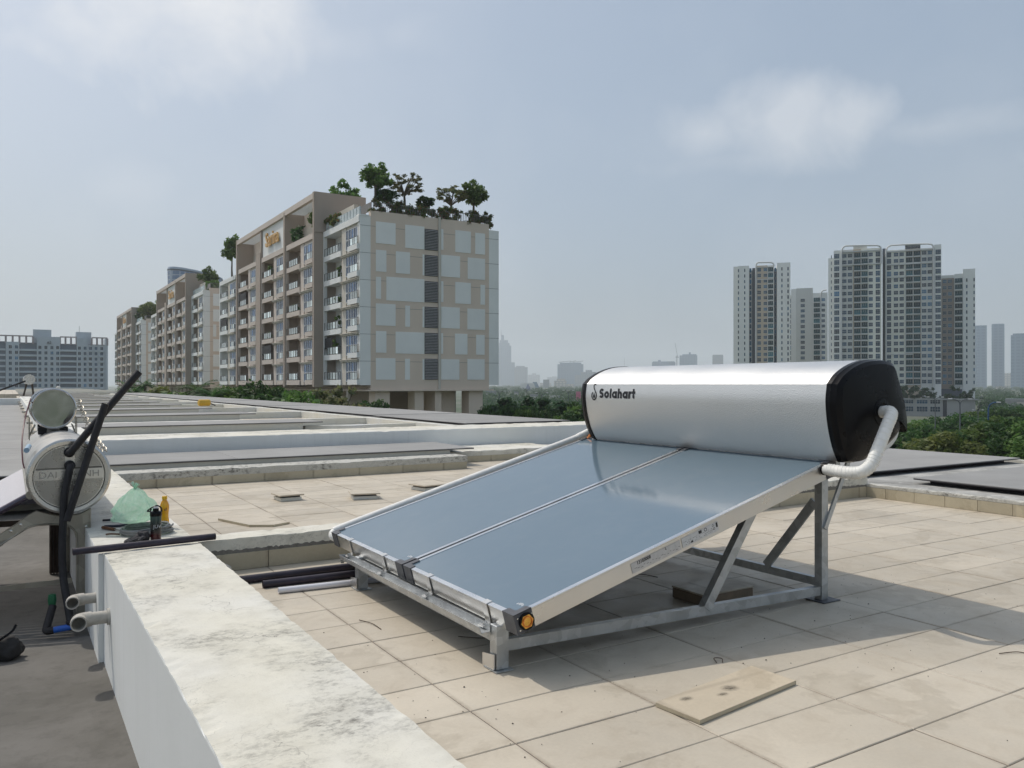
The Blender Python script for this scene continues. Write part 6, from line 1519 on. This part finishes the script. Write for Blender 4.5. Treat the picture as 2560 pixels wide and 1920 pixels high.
def spire(px, py0, py1, w=.4): return lambda t, X, Z, k: MB().tube([(X(px), 0, Z(py0)), (X(px), 0, Z(py1))], [w*k*2, w*k*.5], 5).build('mast', [MAT['s_pale']], t)
far_block('hazy stepped skyscraper with a mast just right of the apartment block', [(1244, 1278, 865), (1247, 1274, 858), (1249, 1270, 851), (1253, 1260, 838), (1276, 1287, 906)], 2600, 's_blue', extras=spire(1253, 840, 823))
far_block('hazy grey slab right of the stepped skyscraper', [(1286, 1319, 918), (1290, 1312, 915)], 2300, 's_pale'); far_block('very pale hazy block behind the pointed building', [(1320, 1350, 937), (1330, 1340, 933)], 3000, 's_white')
def aframe():
    d = 1900; pc = 1322; loc, rz = facing(pc, d); t = thing('pointed_building', 'grey sloping building with a blue glass triangle on its front', 'building', (loc[0], loc[1], 0), rz, 'distant skyline'); k = d/FPX; Z = lambda p: EYE-(p-960)*k
    MB().prism([((1296-pc)*k, GZ), ((1340-pc)*k, GZ), ((1335-pc)*k, Z(958)), ((1304-pc)*k, Z(958))], 0, 14, 'XZ').build('block', [MAT['t_grey']], t); MB().prism([((1334-pc)*k, GZ), ((1352-pc)*k, GZ), ((1342-pc)*k, Z(955)), ((1332-pc)*k, Z(955))], 2, 15, 'XZ').build('side_wing', [MAT['s_blue']], t)
    MB().prism([((1311-pc)*k, GZ), ((1330-pc)*k, GZ), ((1320-pc)*k, Z(959))], -1.2, -.1, 'XZ').build('glass_triangle', [simple('blue glass gable', (.02, .06, .22), .2, spec=.8)], t)
aframe()
far_block('small dark glass block left of the white skyline blocks', [(1358, 1373, 949)], 1500, 's_dark'); far_block('long pale low block behind the small dark glass block', [(1346, 1380, 964), (1350, 1378, 957)], 1700, 's_cream', name='distant_building', cat='building'); far_block('faint grey stepped block left of the winged office', [(1368, 1398, 943), (1380, 1392, 941)], 3200, 's_pale')
def wings(t, X, Z, k):
    for (a, b, c) in ((1397, 1428, 903), (1424, 1440, 902), (1432, 1458, 903)): MB().prism([(X(a), Z(906)), (X(b), Z(c)), (X(b), Z(c)+2), (X(a), Z(906)+2)], -14, 14, 'XZ').build('roof_wing', [MAT['s_dark']], t)
far_block('broad blue glass office with winged roof edges', [(1394, 1458, 911), (1400, 1453, 907)], 1900, 's_blue', extras=wings)
far_block('white block with balconies in front of the winged office', [(1385, 1416, 952), (1392, 1413, 947), (1401, 1405, 946)], 1300, 's_cream'); far_block('small cream block right of the white balcony block', [(1416, 1436, 960)], 1350, 's_cream', name='distant_building', cat='building')
far_block('grey block partly hidden by the tank left end', [(1437, 1500, 938), (1452, 1490, 930), (1464, 1480, 925)], 1700, 's_pale'); far_block('pink hoarding seen beside the tank end cap', [(1440, 1452, 979)], 500, 's_cream', name='hoarding', cat='hoarding', depth=1).children[0].data.materials[0] = simple('pink hoarding', (.55, .16, .24), .7)
far_block('low dark office rising behind the tank left of the crane', [(1630, 1688, 906), (1632, 1686, 904), (1645, 1652, 900)], 2000, 's_blue'); far_block('square glass office right of the crane', [(1699, 1743, 889), (1706, 1741, 886), (1722, 1727, 881)], 1900, 's_blue'); far_block('rounded dark glass tower left of the slim white tower', [(1781, 1808, 889), (1782, 1807, 887)], 2100, 's_dark')
def crane():
    d = 4200; pc = 1692; loc, rz = facing(pc, d); t = thing('tower_crane', 'thin tower crane standing above the tank', 'crane', (loc[0], loc[1], 0), rz); k = d/FPX; Z = lambda p: EYE-(p-960)*k
    MB().beam((0, 0, GZ), (0, 0, Z(889)), 5, 5, 0, (0, 1, 0)).build('mast', [MAT['s_pale']], t); MB().beam((4, 0, Z(892)), (-9.0, 0, Z(858)), 2.6, 2.6, 0, (0, 1, 0)).build('jib', [MAT['s_pale']], t); MB().beam((-7, 0, Z(893)), (11, 0, Z(893)), 4.4, 4.4, 0, (0, 1, 0)).build('counter_jib', [MAT['s_pale']], t)
crane()
far_block('thin mast above the tank left half', [(1560.6, 1561.4, 895)], 2500, 's_pale', depth=1)
far_block('leftmost of three slim hazy towers at the right', [(2437, 2467, 814)], 1150, 's_blue'); far_block('middle of three slim hazy towers at the right, the tallest', [(2479, 2511, 811), (2481, 2509, 810)], 1180, 's_blue'); far_block('rightmost slim hazy tower at the picture edge', [(2527, 2570, 838), (2532, 2570, 834)], 1050, 's_blue')
far_block('pale cream hazy tower between the slim towers', [(2511, 2528, 933)], 1600, 's_cream'); far_block('long low white building below the slim towers', [(2437, 2500, 972), (2490, 2515, 966)], 900, 's_white', name='distant_building', cat='building'); far_block('low cream shed at the right picture edge', [(2513, 2600, 997)], 420, 's_cream', name='distant_building', cat='building')
far_block('small white shed among the trees right of the podium', [(2445, 2460, 992)], 520, 's_white', name='distant_building', cat='building')
for (a, b, top, d, lb) in ((1215, 1240, 977, 800, 'white roof sheet nearest the apartment block columns'), (1285, 1296, 979, 800, 'tiny white pointed roof left of the pointed building'), (1325, 1345, 986, 600, 'long pale shed roof below the pointed building'), (1352, 1366, 988, 650, 'pale roof right of the long shed'), (1375, 1400, 989, 700, 'white shed roofs below the small dark glass block'), (1405, 1432, 989, 720, 'low white roofs left of the pink hoarding')):
    far_block(lb, [(a, b, top)], d, 's_white', name='distant_shed', cat='shed')

# ---- tropical haze
hz = bpy.data.materials.new('haze air'); hz.use_nodes = True; hz.node_tree.nodes.clear()
ho = hz.node_tree.nodes.new('ShaderNodeOutputMaterial'); hv = hz.node_tree.nodes.new('ShaderNodeVolumePrincipled')
hv.inputs['Color'].default_value = (.92, .965, 1.0, 1); hv.inputs['Density'].default_value = HAZE_D; hv.inputs['Anisotropy'].default_value = .25
hz.node_tree.links.new(hv.outputs[0], ho.inputs['Volume'])
h = MB().box(-9500, 9500, -9500, 9500, -16.5, 460).build('haze', [hz]); h['kind'] = 'stuff'; tag(h, 'pale haze filling the air over the whole city', 'haze')
